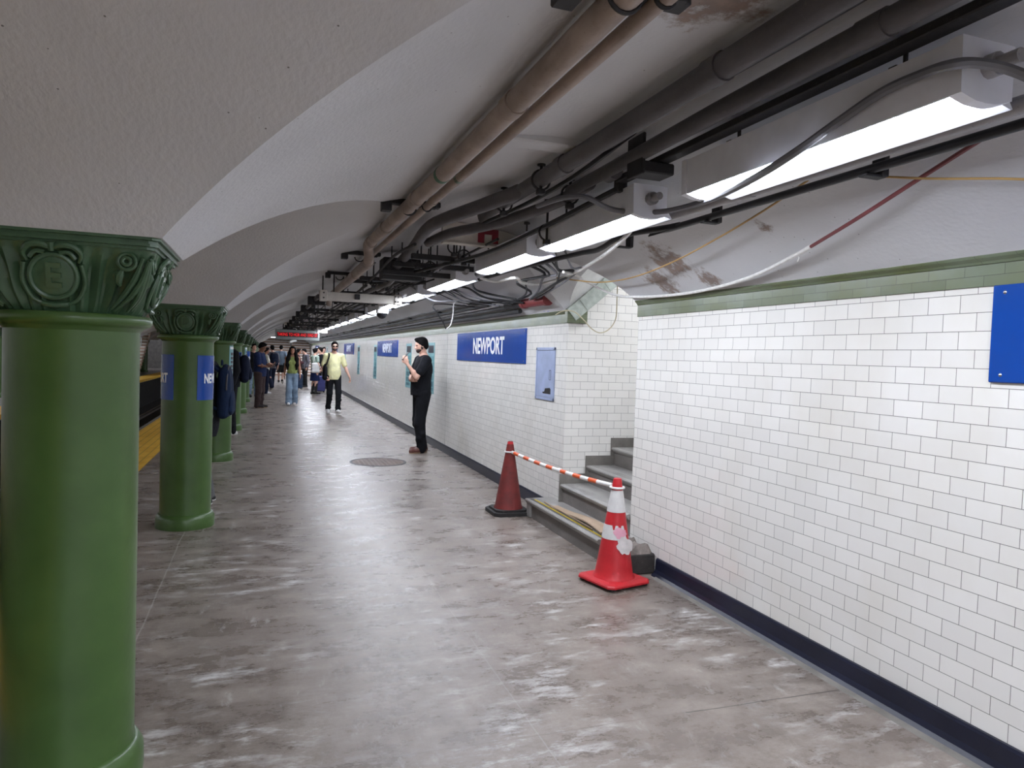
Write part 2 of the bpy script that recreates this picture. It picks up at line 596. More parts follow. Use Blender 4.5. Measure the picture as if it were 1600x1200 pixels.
def green_cap_mat():
    t = NT('green_gloss_paint_on_casting')
    p = t.pos(obj=True)
    n = t.noise(p, 8, 6, .65)
    col = t.ramp(n, [(.3, (56, 82, 58)), (.7, (74, 102, 74))])
    t.set(Base_Color=col, Roughness=.3)
    t.bump(t.noise(p, 40, 3), .2, .006)
    return t.m


M['green_cap'] = green_cap_mat()


def tactile_mat():
    t = NT('yellow_tactile_paving')
    g = t.n('ShaderNodeNewGeometry'); s3 = t.n('ShaderNodeSeparateXYZ'); t.l(g.outputs['Position'], s3.inputs[0])
    n = t.noise(t.pos(), 4, 5)
    col = t.ramp(n, [(.3, (228, 174, 44)), (.7, (248, 200, 76))])
    px = t.math('PINGPONG', s3.outputs[0], .03); py = t.math('PINGPONG', s3.outputs[1], .03)
    r2 = t.math('SQRT', t.math('ADD', t.math('MULTIPLY', px, px), t.math('MULTIPLY', py, py)))
    dome = t.math('SUBTRACT', 1.0, t.math('DIVIDE', r2, .014), clamp=True)
    ln = t.math('LESS_THAN', px, .004)
    col = t.mix(t.math('MULTIPLY', t.math('LESS_THAN', t.math('PINGPONG', s3.outputs[0], .055), .009), .45), col, (140, 96, 20))
    t.set(Base_Color=col, Roughness=.55)
    nd = t.n('ShaderNodeBump', i_Strength=1.0, i_Distance=.006); t.l(dome, nd.inputs['Height']); t.l(nd.outputs[0], t.b.inputs['Normal'])
    return t.m


M['tactile'] = tactile_mat()


def poster_mat():
    t = NT('turquoise_poster_print')
    p = t.pos(obj=True)
    br = t.n('ShaderNodeTexBrick', i_Scale=1.0, i_Mortar_Size=.012, i_Brick_Width=.30, i_Row_Height=.11)
    sp = t.n('ShaderNodeSeparateXYZ'); t.l(p, sp.inputs[0]); cb = t.n('ShaderNodeCombineXYZ')
    t.l(sp.outputs[1], cb.inputs[0]); t.l(sp.outputs[2], cb.inputs[1]); t.l(cb.outputs[0], br.inputs['Vector'])
    br.inputs['Color1'].default_value = lin((96, 150, 158)); br.inputs['Color2'].default_value = lin((46, 92, 110)); br.inputs['Mortar'].default_value = lin((126, 172, 176))
    t.set(Base_Color=br.outputs['Color'], Roughness=.35)
    return t.m


M['poster'] = poster_mat()
M['poster_frame'] = simple('pale_poster_margin', (122, 168, 174), .4)

# ------------------------------------------------------------------ the station shell
XW = 2.745                                     # face of the tiled wall
XC, C0, SP = -0.63, 2.84, 3.87                 # column line, first column, spacing
HC = 0.305                                     # half width of an abacus
ZS, CROWN, APEX = 1.895, 2.55, 2.50            # springing, crown of the vault, crown of the arcade arches
Y0, Y1 = -12.0, 50.0
BX0, BX1, BZ1 = -0.32, XW, 2.0
BAY0, BAY1 = 4.94, 6.30                        # stair opening in the tiled wall
OPX = -6.67                                    # column line of the opposite platform


def seg_vault(x0, z0, x1, z1, crown):
    h = crown - (z0 + z1) / 2; s = (x1 - x0) / 2; R = (s * s + h * h) / (2 * h); xc = (x0 + x1) / 2
    return lambda x: crown - R + math.sqrt(max(R * R - (x - xc) ** 2, 0)) + (x - xc) / (2 * s) * (z1 - z0)


vault = seg_vault(BX0, ZS, BX1, BZ1, CROWN)
track_vault = seg_vault(OPX + .31, ZS, XC - .31, ZS, 2.85)
opp_vault = seg_vault(-10.0, 2.0, OPX - .31, ZS, CROWN)


def arch(y):
    half = SP / 2 - HC; h = APEX - ZS; R = (half * half + h * h) / (2 * h)
    m = (y - C0 - SP / 2 + SP / 2) % SP - SP / 2
    m = min(abs(m), half)
    return APEX - R + math.sqrt(R * R - m * m)


def lunette(y):
    if not BAY0 < y < BAY1: return BZ1
    m = (y - (BAY0 + BAY1) / 2) / ((BAY1 - BAY0) / 2)
    return BZ1 + .42 * math.sqrt(max(0, 1 - m * m))


def bis(fn, z, a, b):
    """x in [a,b] where fn rises to z (a at the springing, b towards the crown)"""
    if fn(a) >= z: return a
    for _ in range(40):
        m = (a + b) / 2
        if fn(m) < z: a = m
        else: b = m
    return a


ys = set()
y = Y0
while y < Y1: ys.add(round(y, 4)); y += .09 if y < 16 else .3
ys.add(Y1)
for i in range(-2, 13):
    for s in (-1, 1):
        for e in (0, .03, .06): ys.add(round(C0 + i * SP + s * (HC + e), 4))
for e in np.linspace(0, 1, 24): ys.add(round(BAY0 + (BAY1 - BAY0) * (.5 - .5 * math.cos(PI * e)), 4))
ys = sorted(v for v in ys if Y0 <= v <= Y1)


def lerp(a, b, n): return [a + (b - a) * i / n for i in range(n)]


rows = []
ccross = []
for y in ys:
    c = arch(y); L = lunette(y)
    xl = bis(vault, c, BX0, 1.2)
    xr = bis(lambda q: vault(XW - q), L, 0, 1.5) if L > BZ1 + 1e-6 else 0.0
    xr = XW - xr
    tr = bis(lambda q: track_vault(XC - .31 - q), c, 0, 2.6)
    xt1 = XC - .31 - tr; xt0 = OPX + .31 + tr
    po = bis(lambda q: opp_vault(OPX - .31 - q), c, 0, 1.6)
    xo = OPX - .31 - po
    row = [(x, opp_vault(x)) for x in lerp(-10.0, xo, 10)]
    row += [(x, c) for x in lerp(xo, xt0, 6)]
    row += [(x, max(track_vault(x), c)) for x in lerp(xt0, xt1, 18)]
    row += [(x, c) for x in lerp(xt1, xl, 8)]
    ccross.append(len(row))
    row += [(x, vault(x)) for x in lerp(xl, xr, 40)]
    row += [(x, L) for x in lerp(xr, XW, 4)]
    row += [(XW, L)]
    rows.append([(x, y, z) for x, z in row])
mb = MB(); nr = len(rows[0])
mb.add([p for r in rows for p in r], [(i * nr + k, i * nr + k + 1, (i + 1) * nr + k + 1, (i + 1) * nr + k)
                                      for i in range(len(rows) - 1) for k in range(nr - 1)], True)
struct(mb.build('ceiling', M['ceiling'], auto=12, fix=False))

# end walls of the box (behind the camera, and far beyond the stairs)
mb = MB(); mb.box(-10.2, 3.2, Y0 - .2, Y0, -1.4, 3.1); struct(mb.build('wall_back', M['tile_side']))
mb = MB(); mb.box(-10.2, 6.2, Y1 + 4, Y1 + 4.2, -1.4, 6.0); struct(mb.build('wall_far', M['cement']))

# platform floor with its edge, the track bed and the platform opposite
mb = MB()
mb.box(-1.44, XW + .01, Y0, Y1 + 4, -.3, 0)
struct(mb.build('floor', M['floor']))
mb = MB(); mb.box(XW + .01, 3.0, BAY0, BAY1, -.3, -.01); struct(mb.build('floor_stairs', M['cement']))
mb = MB(); mb.box(-2.12, -1.44, Y0, Y1 + 4, -.3, .004); struct(mb.build('trim_1', M['tactile']))
mb = MB(); mb.box(-2.20, -2.12, Y0, Y1 + 4, -.3, 0); mb.box(-2.1, -1.9, Y0, Y1 + 4, -1.25, -.3)
struct(mb.build('trim_2', M['cement']))
mb = MB(); mb.box(-5.2, -1.9, Y0, Y1 + 4, -1.4, -1.22); struct(mb.build('floor_track', M['track_dark']))
mb = MB(); mb.box(-10, -5.2, Y0, Y1 + 4, -.12, 0); struct(mb.build('floor_opposite', M['floor']))
mb = MB(); mb.box(-5.85, -5.18, Y0, Y1 + 4, -.10, .005); struct(mb.build('trim_3', M['tactile']))
mb = MB(); mb.box(-5.4, -5.25, Y0, Y1 + 4, -1.3, -.1); struct(mb.build('wall_track', M['track_dark']))
for nm, x, lab in (('track_rail', -2.95, 'steel running rail of the track, on the side of the green columns'),
                   ('track_rail', -4.4, 'steel running rail of the track, below the far platform edge')):
    mb = MB(); mb.prism([(x - .06, -1.22), (x + .06, -1.22), (x + .01, -1.18), (x + .035, -1.10), (x - .035, -1.10), (x - .01, -1.18)], Y0, Y1, 'y')
    tag(mb.build(nm, M['rail']), lab, 'rail')
mb = MB(); mb.box(-10.2, -10, Y0, Y1 + 4, 0, 2.4); struct(mb.build('wall_opposite', M['tile']))

# tiled wall: the near length, the far length beyond the stair opening
ZT = 1.905


def bulged_wall(y0, y1):
    """wall face with one tile course bulging slightly at about eye height"""
    mb = MB(); zs = [0, .125, ZT - 5.02 * .0762, ZT - 4.5 * .0762, ZT - 4.02 * .0762, ZT - 3.5 * .0762, ZT - 3.02 * .0762, ZT, BZ1 + .05]
    yy = lerp(y0, y1, 40) + [y1]
    V = []
    for z in zs:
        for y in yy:
            k = max(0, 1 - abs(y - 3.55) / 1.1); k = k * k * (3 - 2 * k)
            b = 0
            if abs(z - (ZT - 3.5 * .0762)) < .001: b = .006 * k
            if abs(z - (ZT - 4.02 * .0762)) < .001: b = .010 * k
            if abs(z - (ZT - 4.5 * .0762)) < .001: b = .004 * k
            V.append((XW - b, y, z))
    n = len(yy)
    mb.add(V, [(i * n + k, i * n + k + 1, (i + 1) * n + k + 1, (i + 1) * n + k) for i in range(len(zs) - 1) for k in range(n - 1)], True)
    return mb


mb = bulged_wall(Y0, BAY0 - .012)
for (x0, x1, a, b) in ((XW + .004, XW + .2, Y0, BAY0),):
    mb.box(x0, x1, a, b, 0, BZ1 + .05)
# rounded bull-nose at the opening
c = (XW + .012, BAY0 - .012)
pts = [(c[0] - .012 * math.cos(a), c[1] + .012 * math.sin(a)) for a in np.linspace(0, PI / 2, 6)]
mb.add([(x, y, z) for z in (0, BZ1 + .05) for x, y in pts], [(i, i + 1, i + 7, i + 6) for i in range(5)], True)
struct(mb.build('wall_right', M['tile'], fix=False))
mb = MB(); mb.box(XW, XW + .2, BAY1, Y1 + 4, 0, BZ1 + .05)
struct(mb.build('wall_right_beyond', M['tile']))
# stair enclosure
SX0 = 2.46; RISE = .175; TREAD = .27
mb = MB(); mb.box(XW + .001, 6.0, BAY1 - .002, BAY1 + .15, -.1, 4.6); struct(mb.build('wall_stair', M['tile_side']))
mb = MB(); mb.box(XW + .2, 6.0, BAY0 - .15, BAY0, -.1, 4.6); struct(mb.build('wall_stair_near', M['tile_side']))
mb = MB(); mb.box(6.0, 6.2, BAY0 - .15, BAY1 + .15, 1.5, 4.6); struct(mb.build('wall_stair_end', M['tile_side']))
# rising soffit over the stairs: the lunette carried up the slope
mb = MB(); yy = [BAY0 + (BAY1 - BAY0) * (.5 - .5 * math.cos(PI * e / 20)) for e in range(21)]
xs = [XW + i * .16 for i in range(21)]
mb.add([(x, y, lunette(y) + .72 * max(0, x - XW)) for x in xs for y in yy],
       [(i * 21 + k, i * 21 + k + 1, (i + 1) * 21 + k + 1, (i + 1) * 21 + k) for i in range(20) for k in range(20)], True)
struct(mb.build('ceiling_stair', M['plaster_white'], auto=0, fix=False))
# rough plank of plaster edging the soffit along the side wall
mb = MB()
for i in range(8):
    a = i / 8; b = (i + 1) / 8
    xa, xb = 2.80 + a * .95, 2.80 + b * .95; za, zb = 1.93 + a * .80, 1.93 + b * .80
    mb.prism([(xa, za), (xb, zb), (xb - .09, zb + .105), (xa - .09, za + .105)], BAY1 - .055 - .004 * (i % 2), BAY1 + .01, 'y')
struct(mb.build('trim_4', simple('flaking_green_grey_paint', (176, 184, 176), .9, 0, .22, 16, .8, 40)))

# green tile band and moulded cap on top of the wall
for k, (a, b) in enumerate(((Y0, BAY0 + .004), (BAY1 - .03, Y1 + 3))):
    prof = [(XW + .05, ZT), (XW - .007, ZT), (XW - .007, ZT + .088), (XW - .012, ZT + .090), (XW - .016, ZT + .100), (XW - .030, ZT + .112),
            (XW - .034, ZT + .122), (XW - .034, ZT + .136), (XW + .05, ZT + .136)]
    mb = MB(); mb.prism(prof, a, b, 'y')
    if k: mb.bbox(XW - .03, XW + .18, BAY1 - .045, BAY1 + .02, ZT, ZT + .136, .004)
    struct(mb.build('trim_%d' % (5 + k), M['green_tile']))
# navy base tiles and the cement fillet at the floor
for nm, a, b in (('baseboard_right', Y0, 4.5), ('baseboard_right_beyond', BAY1 + .22, Y1 + 3)):
    mb = MB(); mb.prism([(XW + .02, 0), (XW - .055, 0), (XW - .05, .008), (XW - .032, .022), (XW - .021, .045), (XW - .018, .112), (XW - .012, .125), (XW + .02, .125)], a, b, 'y')
    if a > 0:
        mb = MB(); mb.prism([(XW + .02, 0), (XW - .020, 0), (XW - .018, .112), (XW - .012, .125), (XW + .02, .125)], a, b, 'y')
    struct(mb.build(nm, M['base']))
mb = MB(); mb.prism([(XW - .05, 0), (XW - .085, 0), (XW - .06, .006), (XW - .05, .008)], Y0, 4.44, 'y')
struct(mb.build('trim_7', M['cement']))

# ------------------------------------------------------------------ the stairs at the right
st = thing('staircase', 'worn grey metal-edged steps climbing into the opening in the white tiled wall', 'stairs', (SX0, 5.6, 0))
for i in range(12):
    x0 = SX0 + i * TREAD; z1 = (i + 1) * RISE
    ya, yb = (4.90, 6.52) if i == 0 else (BAY0 + .003, BAY1 - .012)
    xe = x0 + TREAD + .03
    if i == 0:
        yb2 = BAY1 - .012
    m1 = MB(); m1.box(x0 + .018, xe, ya, yb if i else 6.40, max(0, z1 - RISE), z1 - .03)
    if i == 0:
        m1 = MB(); m1.box(x0 + .018, XW - .002, ya, 6.40, 0, z1 - .03); m1.box(XW - .01, xe, BAY0 + .003, BAY1 - .012, 0, z1 - .03)
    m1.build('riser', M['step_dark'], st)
    m2 = MB()
    nose = [(x0 - .012, z1 - .022), (x0 - .014, z1 - .010), (x0 - .006, z1 - .001), (x0 + .008, z1), (xe, z1), (xe, z1 - .03), (x0 + .016, z1 - .03),
            (x0 + .016, z1 - .05), (x0 + .006, z1 - .045)]
    if i == 0:
        xx = XW - .003
        nose = [(min(px, xx), pz) for px, pz in nose]
        m2.prism(nose, ya, yb, 'y'); m2.box(xx, xe, BAY0 + .003, BAY1 - .012, z1 - .03, z1)
        m2.bbox(x0 + .0, XW - .003, 6.40, 6.51, 0, z1 - .03, .01)
    else:
        m2.prism(nose, ya, yb, 'y')
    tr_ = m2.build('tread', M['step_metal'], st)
    m3 = MB()
    for q in range(4):
        m3.bbox(x0 + .03 + q * .022, x0 + .042 + q * .022, ya + .02, yb - .02, z1 - .002, z1 + .004, .002)
    g_ = m3.build('grip_strip', M['step_metal'], tr_)
    if i == 0:
        m4 = MB(); m4.box(x0 + .045, x0 + .062, ya + .05, yb - .1, z1 - .002, z1 + .0052); m4.build('painted_line', M['yellow_paint'], tr_)['label'] = 'yellow line along the lowest tread'
# stepped cement margin between side wall tiles and treads
mb = MB()
for i in range(1, 12):
    x0 = SX0 + i * TREAD
    mb.box(x0 - .02, x0 + TREAD - .02, BAY1 - .011, BAY1 + .002, i * RISE - .02, (i + 1) * RISE + .095)
mb.build('stringer', M['cement'], st)
# dusty plank and rubble
mb = MB(); V = []
for i in range(9):
    y = 5.02 + i * .13; w = .115 - .004 * i; zz = .184 + .012 * math.sin(i * .7)
    cx = 2.585 + .03 * math.sin(i * .5)
    V += [(cx - w / 2, y, zz), (cx + w / 2, y, zz + .004), (cx + w / 2, y, zz + .016), (cx - w / 2, y, zz + .012)]
mb.add(V, [(a * 4 + k, a * 4 + (k + 1) % 4, a * 4 + 4 + (k + 1) % 4, a * 4 + 4 + k) for a in range(8) for k in range(4)] + [(3, 2, 1, 0), (32, 33, 34, 35)])
tag(mb.build('wood_plank', M['wood']), 'warped dusty plywood strip lying on the lowest grey step', 'plank')
mb = MB(); mb.prism([(2.47, .179), (2.50, .179), (2.515, .190), (2.48, .188)], 5.3, 6.1, 'y')
mb2 = MB()
mb2.tube([(2.525, 5.15, .19), (2.53, 5.5, .193), (2.545, 6.25, .188)], .006, 6)
tag(mb2.build('wood_batten', M['wood']), 'thin dark-edged batten lying along the plywood strip on the lowest step', 'batten')
mb = MB()
# broken stone end block
mb.bbox(2.47, XW - .003, 4.53, 4.87, 0, .15, .012)
eb = thing('stone_block', 'broken dark stone block between the stairs and the navy base tiles', 'block', (2.6, 4.7, 0))
mb.build('block_body', M['stone_dark'], eb)
mb = MB(); r2 = random.Random(3); V = []; nx, ny = 8, 9
for i in range(nx):
    for j in range(ny):
        e = min(i, nx - 1 - i, j, ny - 1 - j)
        V.append((2.475 + i * .26 / (nx - 1), 4.535 + j * .33 / (ny - 1), .148 + (0 if e == 0 else .015 + .05 * r2.random() * (i / nx + .3))))
mb.add(V, [(i * ny + j, (i + 1) * ny + j, (i + 1) * ny + j + 1, i * ny + j + 1) for i in range(nx - 1) for j in range(ny - 1)])
mb.build('rubble_top', M['rubble'], eb)

# ------------------------------------------------------------------ columns
def capital_mesh():
    N = 192; prof = []
    m = MB(); V = []
    L = 26
    for li in range(L):
        t = li / (L - 1); z = 1.64 + t * .225
        rr = .205 + .075 * t ** 1.5 + .05 * math.sin(PI * t) * (1 - t)      # mean flare
        sq = min(1, max(0, (t - .05) / .8)) ** .9
        for k in range(N):
            a = 2 * PI * k / N
            ca, sa = math.cos(a), math.sin(a)
            p = 2 + 9 * sq
            s_ = (abs(ca) ** p + abs(sa) ** p) ** (-1 / p)
            r = rr * ((1 - sq) + sq * s_)
            h = .285 * t ** .9 + .21 * (1 - t ** .9)
            r = r * (1 - sq) + sq * h * s_ * (.80 + .20 * t)
            q = (a / (PI / 2)) % 1.0                                        # position along one face, centre of face at 0
            q = q if q < .5 else q - 1
            aq = abs(q)
            fl = 0
            if .10 < aq < .46:                                              # leaning flutes
                ph = (aq - .10) / .36 + .10 * t
                fl = .0125 * math.cos(2 * PI * (ph * 3.6 - .22 * t)) * math.sin(PI * min(1, .04 + t * 1.02)) ** .6
            if aq >= .46: fl = .010 * math.sin(PI * t)
            V.append(((r + fl) * ca, (r + fl) * sa, z))
    m.add(V, [(i * N + k, i * N + (k + 1) % N, (i + 1) * N + (k + 1) % N, (i + 1) * N + k) for i in range(L - 1) for k in range(N)], True)
    # abacus mouldings
    for (h, z0, z1, b) in ((.286, 1.856, 1.868, .004), (.296, 1.866, 1.874, .003), (.291, 1.872, 1.888, .003), (.302, 1.886, 1.899, .004)):
        c_ = .05
        poly = [(-h + c_, -h), (h - c_, -h), (h, -h + c_), (h, h - c_), (h - c_, h), (-h + c_, h), (-h, h - c_), (-h, -h + c_)]
        c_ = .022
        poly = [(-h + c_, -h), (h - c_, -h), (h, -h + c_), (h, h - c_), (h - c_, h), (-h + c_, h), (-h, h - c_), (-h, -h + c_)]
        m.prism(poly, z0, z1, 'z')
    # rosette with a bud on each face near the corners, and a leaf folded over each corner
    for k in range(4):
        Rk = Matrix.Rotation(k * PI / 2, 4, 'Z')
        for s in (-1, 1):
            q = MB()
            q.tube([(s * .205 + .026 * math.cos(a), -.272, 1.815 + .026 * math.sin(a)) for a in np.linspace(0, 2 * PI, 17)], .006, 6, caps=False)
            q.tube([(s * .205 + .012 * math.cos(a), -.276, 1.815 + .012 * math.sin(a)) for a in np.linspace(0, 2 * PI, 11)], .006, 6, caps=False)
            q.tube([(s * .19, -.262, 1.788), (s * .182, -.258, 1.772), (s * .178, -.25, 1.752), (s * .182, -.243, 1.738)], [.006, .014, .012, .005], 8)
            q.tube([(s * .178, -.255, 1.785), (s * .168, -.25, 1.775), (s * .165, -.245, 1.76)], [.005, .008, .004], 8)
            q.tube([(s * .15, -.20, 1.665), (s * .19, -.232, 1.71), (s * .226, -.256, 1.765), (s * .252, -.272, 1.83)], [.004, .009, .010, .006], 8, subdiv=3)
            q.tube([(s * .155, -.188, 1.66), (s * .208, -.226, 1.705), (s * .246, -.25, 1.76), (s * .268, -.27, 1.82)], [.004, .009, .010, .006], 8, subdiv=3)
            q.xform(Rk); m.add(q.v, q.f, True)
    return m


def medallion(letter, k):
    """round raised badge with a letter and swags, on face k"""
    m = MB(); ring = []
    for i in range(41):
        a = 2 * PI * i / 40
        ring.append((.064 * math.cos(a), 0, .068 * math.sin(a)))
    m.tube(ring, .0085, 8, caps=False)
    m.lathe([(.0, -.004), (.05, -.004), (.062, 0), (.062, .03)], 32, axis='y', smooth=True)
    tm = text_mb(letter, .105, .9, .003, .004)
    for v in tm.v: pass
    tm.v = [(x, -.006 - z * 1.4, y_) for x, y_, z in tm.v]
    m.add(tm.v, tm.f)
    for s in (-1, 1):
        m.tube([(0, -.006, .088), (s * .03, -.01, .10), (s * .062, -.008, .094), (s * .078, 0, .07), (s * .07, .004, .045)], [.008, .011, .010, .008, .005], 8, subdiv=3)
        m.tube([(s * .02, -.004, .074), (s * .045, -.004, .076), (s * .062, 0, .056)], .007, 6, subdiv=3)
        m.tube([(s * .078, .0, .04), (s * .085, .006, -.02), (s * .06, .012, -.075), (s * .02, .014, -.092)], [.007, .008, .007, .005], 8, subdiv=3)
    m.tube([(0, -.012, .108), (0, -.010, .08)], [.012, .008], 8)
    m.tube([(-.035, .004, -.088), (0, -.004, -.092), (.035, .004, -.088)], .008, 8)
    # tilt to follow the flare and put on face (default: facing -y)
    m.xform(Matrix.Translation((0, -.262, 1.756)) @ Matrix.Rotation(math.radians(14), 4, 'X'))
    m.xform(Matrix.Rotation(k * PI / 2, 4, 'Z'))
    return m


ORD = ['nearest', 'second', 'third', 'fourth', 'fifth', 'sixth', 'seventh', 'eighth', 'ninth', 'tenth', 'eleventh', 'twelfth', 'thirteenth', 'fourteenth', 'fifteenth',
       'sixteenth', 'seventeenth', 'eighteenth', 'nineteenth', 'twentieth', 'twenty-first', 'twenty-second', 'twenty-third', 'twenty-fourth', 'twenty-fifth', 'twenty-sixth', 'twenty-seventh']


def make_column(letter, label):
    root = thing('column', label, 'column', (XC, C0, 0), 0, 'green columns along the platform edge')
    m = MB(); m.lathe([(.2065, .118), (.205, .13), (.205, 1.0), (.204, 1.598), (.206, 1.606)], 64); m.build('shaft', M['green'], root, local=True)
    m = MB(); m.lathe([(.236, 0), (.238, .02), (.236, .085), (.228, .10), (.222, .112), (.214, .120), (.204, .123)], 64); m.build('base_ring', M['green'], root, local=True)
    m = MB(); m.lathe([(.204, 1.592), (.214, 1.604), (.222, 1.610), (.236, 1.614), (.243, 1.624), (.243, 1.638), (.236, 1.648), (.215, 1.650), (.20, 1.652)], 64); m.build('neck_ring', M['green'], root, local=True)
    cap = capital_mesh().build('capital', M['green_cap'], root, local=True, auto=35)
    for k in range(4):
        medallion(letter, k).build('medallion', M['green_cap'], cap, local=True, auto=35)
    return root


colE = make_column('E', 'nearest green column, cropped by the left edge, badge with letter E on its capital')
colD = make_column('D', 'second green column, one before the navy backpack, badge with letter D on its capital')
colD.location.y = C0 + SP
for i in range(2, 12):
    src = colE if i % 2 == 0 else colD
    dup(src, (XC, C0 + i * SP, 0), None, '%s green cast column counting away from the camera along the yellow platform edge' % ORD[i])
for i in range(3, 12):
    r = dup(colE, (OPX, C0 + i * SP + .6, 0), None, 'green column on the opposite platform beyond the track')
    r['group'] = 'columns of the opposite platform'

# station name plates bent round the columns
def bent(m, r, z, a0):
    """wrap flat letters (x right, y up) round a vertical cylinder, reading from outside, centred on azimuth a0"""
    m.v = [((r + zz) * math.cos(a0 + x / r), (r + zz) * math.sin(a0 + x / r), z + y_) for x, y_, zz in m.v]
    return m


def curved_plate(r0, r1, z0, z1, a0, half, n=20):
    m = MB(); V = []
    for i in range(n + 1):
        a = a0 - half + 2 * half * i / n
        for rr, z in ((r0, z0), (r1, z0), (r1, z1), (r0, z1)):
            V.append((rr * math.cos(a), rr * math.sin(a), z))
    m.add(V, [(i * 4 + k, i * 4 + (k + 1) % 4, i * 4 + 4 + (k + 1) % 4, i * 4 + 4 + k) for i in range(n) for k in range(4)] + [(3, 2, 1, 0), (n * 4, n * 4 + 1, n * 4 + 2, n * 4 + 3)], True)
    return m


def col_sign(loc, a0, label):
    root = thing('station_sign', label, 'sign', loc, 0, 'blue name plates round the columns')
    curved_plate(.2055, .2085, 1.10, 1.48, a0, math.radians(64)).build('plate', M['blue'], root, local=True, auto=30)
    t = text_mb('NEWPORT', .112, .98, .0035, .0006, 1.02)
    w = max(v[0] for v in t.v) - min(v[0] for v in t.v)
    t.v = [(x * .345 / w, y_, zz) for x, y_, zz in t.v]
    bent(t, .2090, 1.28, a0).build('lettering', M['white_paint'], root, local=True)
    return root


for i in (1, 3, 5):
    col_sign((XC, C0 + i * SP, 0), 0.0, 'curved blue NEWPORT plate on the platform side of the %s green column' % ORD[i])
    col_sign((XC, C0 + i * SP, 0), PI, 'curved blue NEWPORT plate on the track side of the %s green column' % ORD[i])
for i in (2, 4):
    root = thing('strip_poster', 'narrow pale turquoise strip poster on the %s green column' % ORD[i], 'poster', (XC, C0 + i * SP, 0))
    curved_plate(.2055, .208, 1.16, 1.585, math.radians(-14), math.radians(24)).build('sheet', M['poster_frame'], root, local=True)
    m = MB()
    for q in range(5):
        t = curved_plate(.2081, .2086, 1.23 + q * .055, 1.27 + q * .055, math.radians(-14), math.radians(15), 8); m.add(t.v, t.f)
    m.build('print', M['base'], root, local=True)
    curved_plate(.2081, .2086, 1.535, 1.57, math.radians(-14), math.radians(20), 8).build('heading', M['white_paint'], root, local=True)

# ------------------------------------------------------------------ signs, posters, cabinet on the wall
def wall_sign(y0, y1, z0, z1, label):
    root = thing('station_sign', label, 'sign', (XW, (y0 + y1) / 2, (z0 + z1) / 2), 0, 'blue station name signs on the tiled wall')
    hy, hz = (y1 - y0) / 2, (z1 - z0) / 2
    m = MB(); m.bbox(-.016, .0, -hy, hy, -hz, hz, .004); m.build('panel', M['blue'], root, local=True)
    t = text_mb('NEWPORT', .295, .98, .008, .0006, 1.0)
    w = max(v[0] for v in t.v) - min(v[0] for v in t.v)
    s = 1.36 / w
    t.v = [(-.0165 - zz, -x * s - .06, y_ + .0) for x, y_, zz in t.v]
    t.build('lettering', M['white_paint'], root, local=True)
    m = MB()
    for sy in (-1, 1):
        for sz in (-1, 1):
            m = MB(); m.lathe([(.0, -.019), (.006, -.018), (.008, -.016)], 10, (0, sy * (hy - .05), sz * (hz - .03)), axis='x')
            m.build('screw', M['chrome'], root, local=True)
    return root


wall_sign(-.94, 2.06, 1.52, 1.905, 'blue NEWPORT wall sign cut off by the right edge of the view')
wall_sign(7.43, 10.42, 1.488, 1.888, 'largest fully visible blue NEWPORT sign, beside the pale blue cabinet')
wall_sign(15.55, 18.52, 1.484, 1.86, 'blue NEWPORT sign left of the head of the man in black')
wall_sign(23.8, 26.8, 1.484, 1.86, 'blue NEWPORT sign just behind the man in the yellow tee')
wall_sign(29.5, 32.0, 1.484, 1.86, 'small blue NEWPORT sign left of the head of the man in the yellow tee')
wall_sign(40.0, 43.0, 1.484, 1.86, 'farthest blue NEWPORT sign, above the woman with the white tote')


def wall_poster(yc, zc, w, h, label):
    root = thing('strip_poster', label, 'poster', (XW, yc, zc), 0, 'turquoise posters on the tiled wall')
    m = MB(); m.box(-.004, 0, -w / 2, w / 2, -h / 2, h / 2); m.build('sheet', M['poster_frame'], root, local=True)
    m = MB(); m.box(-.0055, -.003, -w / 2 + .07, w / 2 - .07, -h / 2 + .05, h / 2 - .22); m.build('print', M['poster'], root, local=True)
    m = MB(); m.box(-.0055, -.003, -w / 2 + .07, w / 2 - .07, h / 2 - .18, h / 2 - .05); m.build('heading', M['base'], root, local=True)


for yc, lab in ((12.25, 'turquoise strip poster right behind the head of the man in black'), (14.3, 'turquoise strip poster beside the raised phone of the man in black'),
                (18.95, 'turquoise strip poster touching the left end of a blue name sign'), (22.5, 'turquoise strip poster between the walking man and the blue sign'),
                (26.6, 'turquoise strip poster right of the shoulder of the man in the yellow tee'), (34.5, 'turquoise strip poster beyond the man in the yellow tee')):
    wall_poster(yc, 1.325, .56, .89, lab)

cb = thing('wall_cabinet', 'pale blue metal cabinet with a charred lower corner, in the tiled wall', 'cabinet', (XW, 6.84, 1.40))
m = MB(); HY, HZ = .26, .272
for (a, b, c_, d_) in ((-HY, HY, HZ - .03, HZ), (-HY, HY, -HZ, -HZ + .03), (-HY, -HY + .03, -HZ, HZ), (HY - .03, HY, -HZ, HZ)):
    m.bbox(-.012, 0, a, b, c_, d_, .003)
m.build('frame', M['panel_blue'], cb, local=True)
m = MB(); m.bbox(-.008, 0, -HY + .033, HY - .033, -HZ + .033, HZ - .033, .002); dr = m.build('door', M['panel_blue'], cb, local=True)
m = MB()
for (a, b, c_, d_) in ((-.165, -.16, -.06, .04), (-.125, -.12, -.06, .04), (-.165, -.12, -.062, -.057), (-.165, -.12, .036, .041)):
    m.box(-.0095, -.007, a, b, c_, d_)
m.build('latch_recess', M['base'], dr, local=True)
m = MB(); m.prism([(-.17, -.205), (.04, -.205), (.05, -.19), (-.0, -.185), (-.02, -.15), (-.15, -.14), (-.17, -.155)], -.0092, -.006, 'x')
m.build('burn_hole', M['dark_hole'], dr, local=True)

# ------------------------------------------------------------------ fluorescent fixtures
LZ = 2.27
LX = 1.72


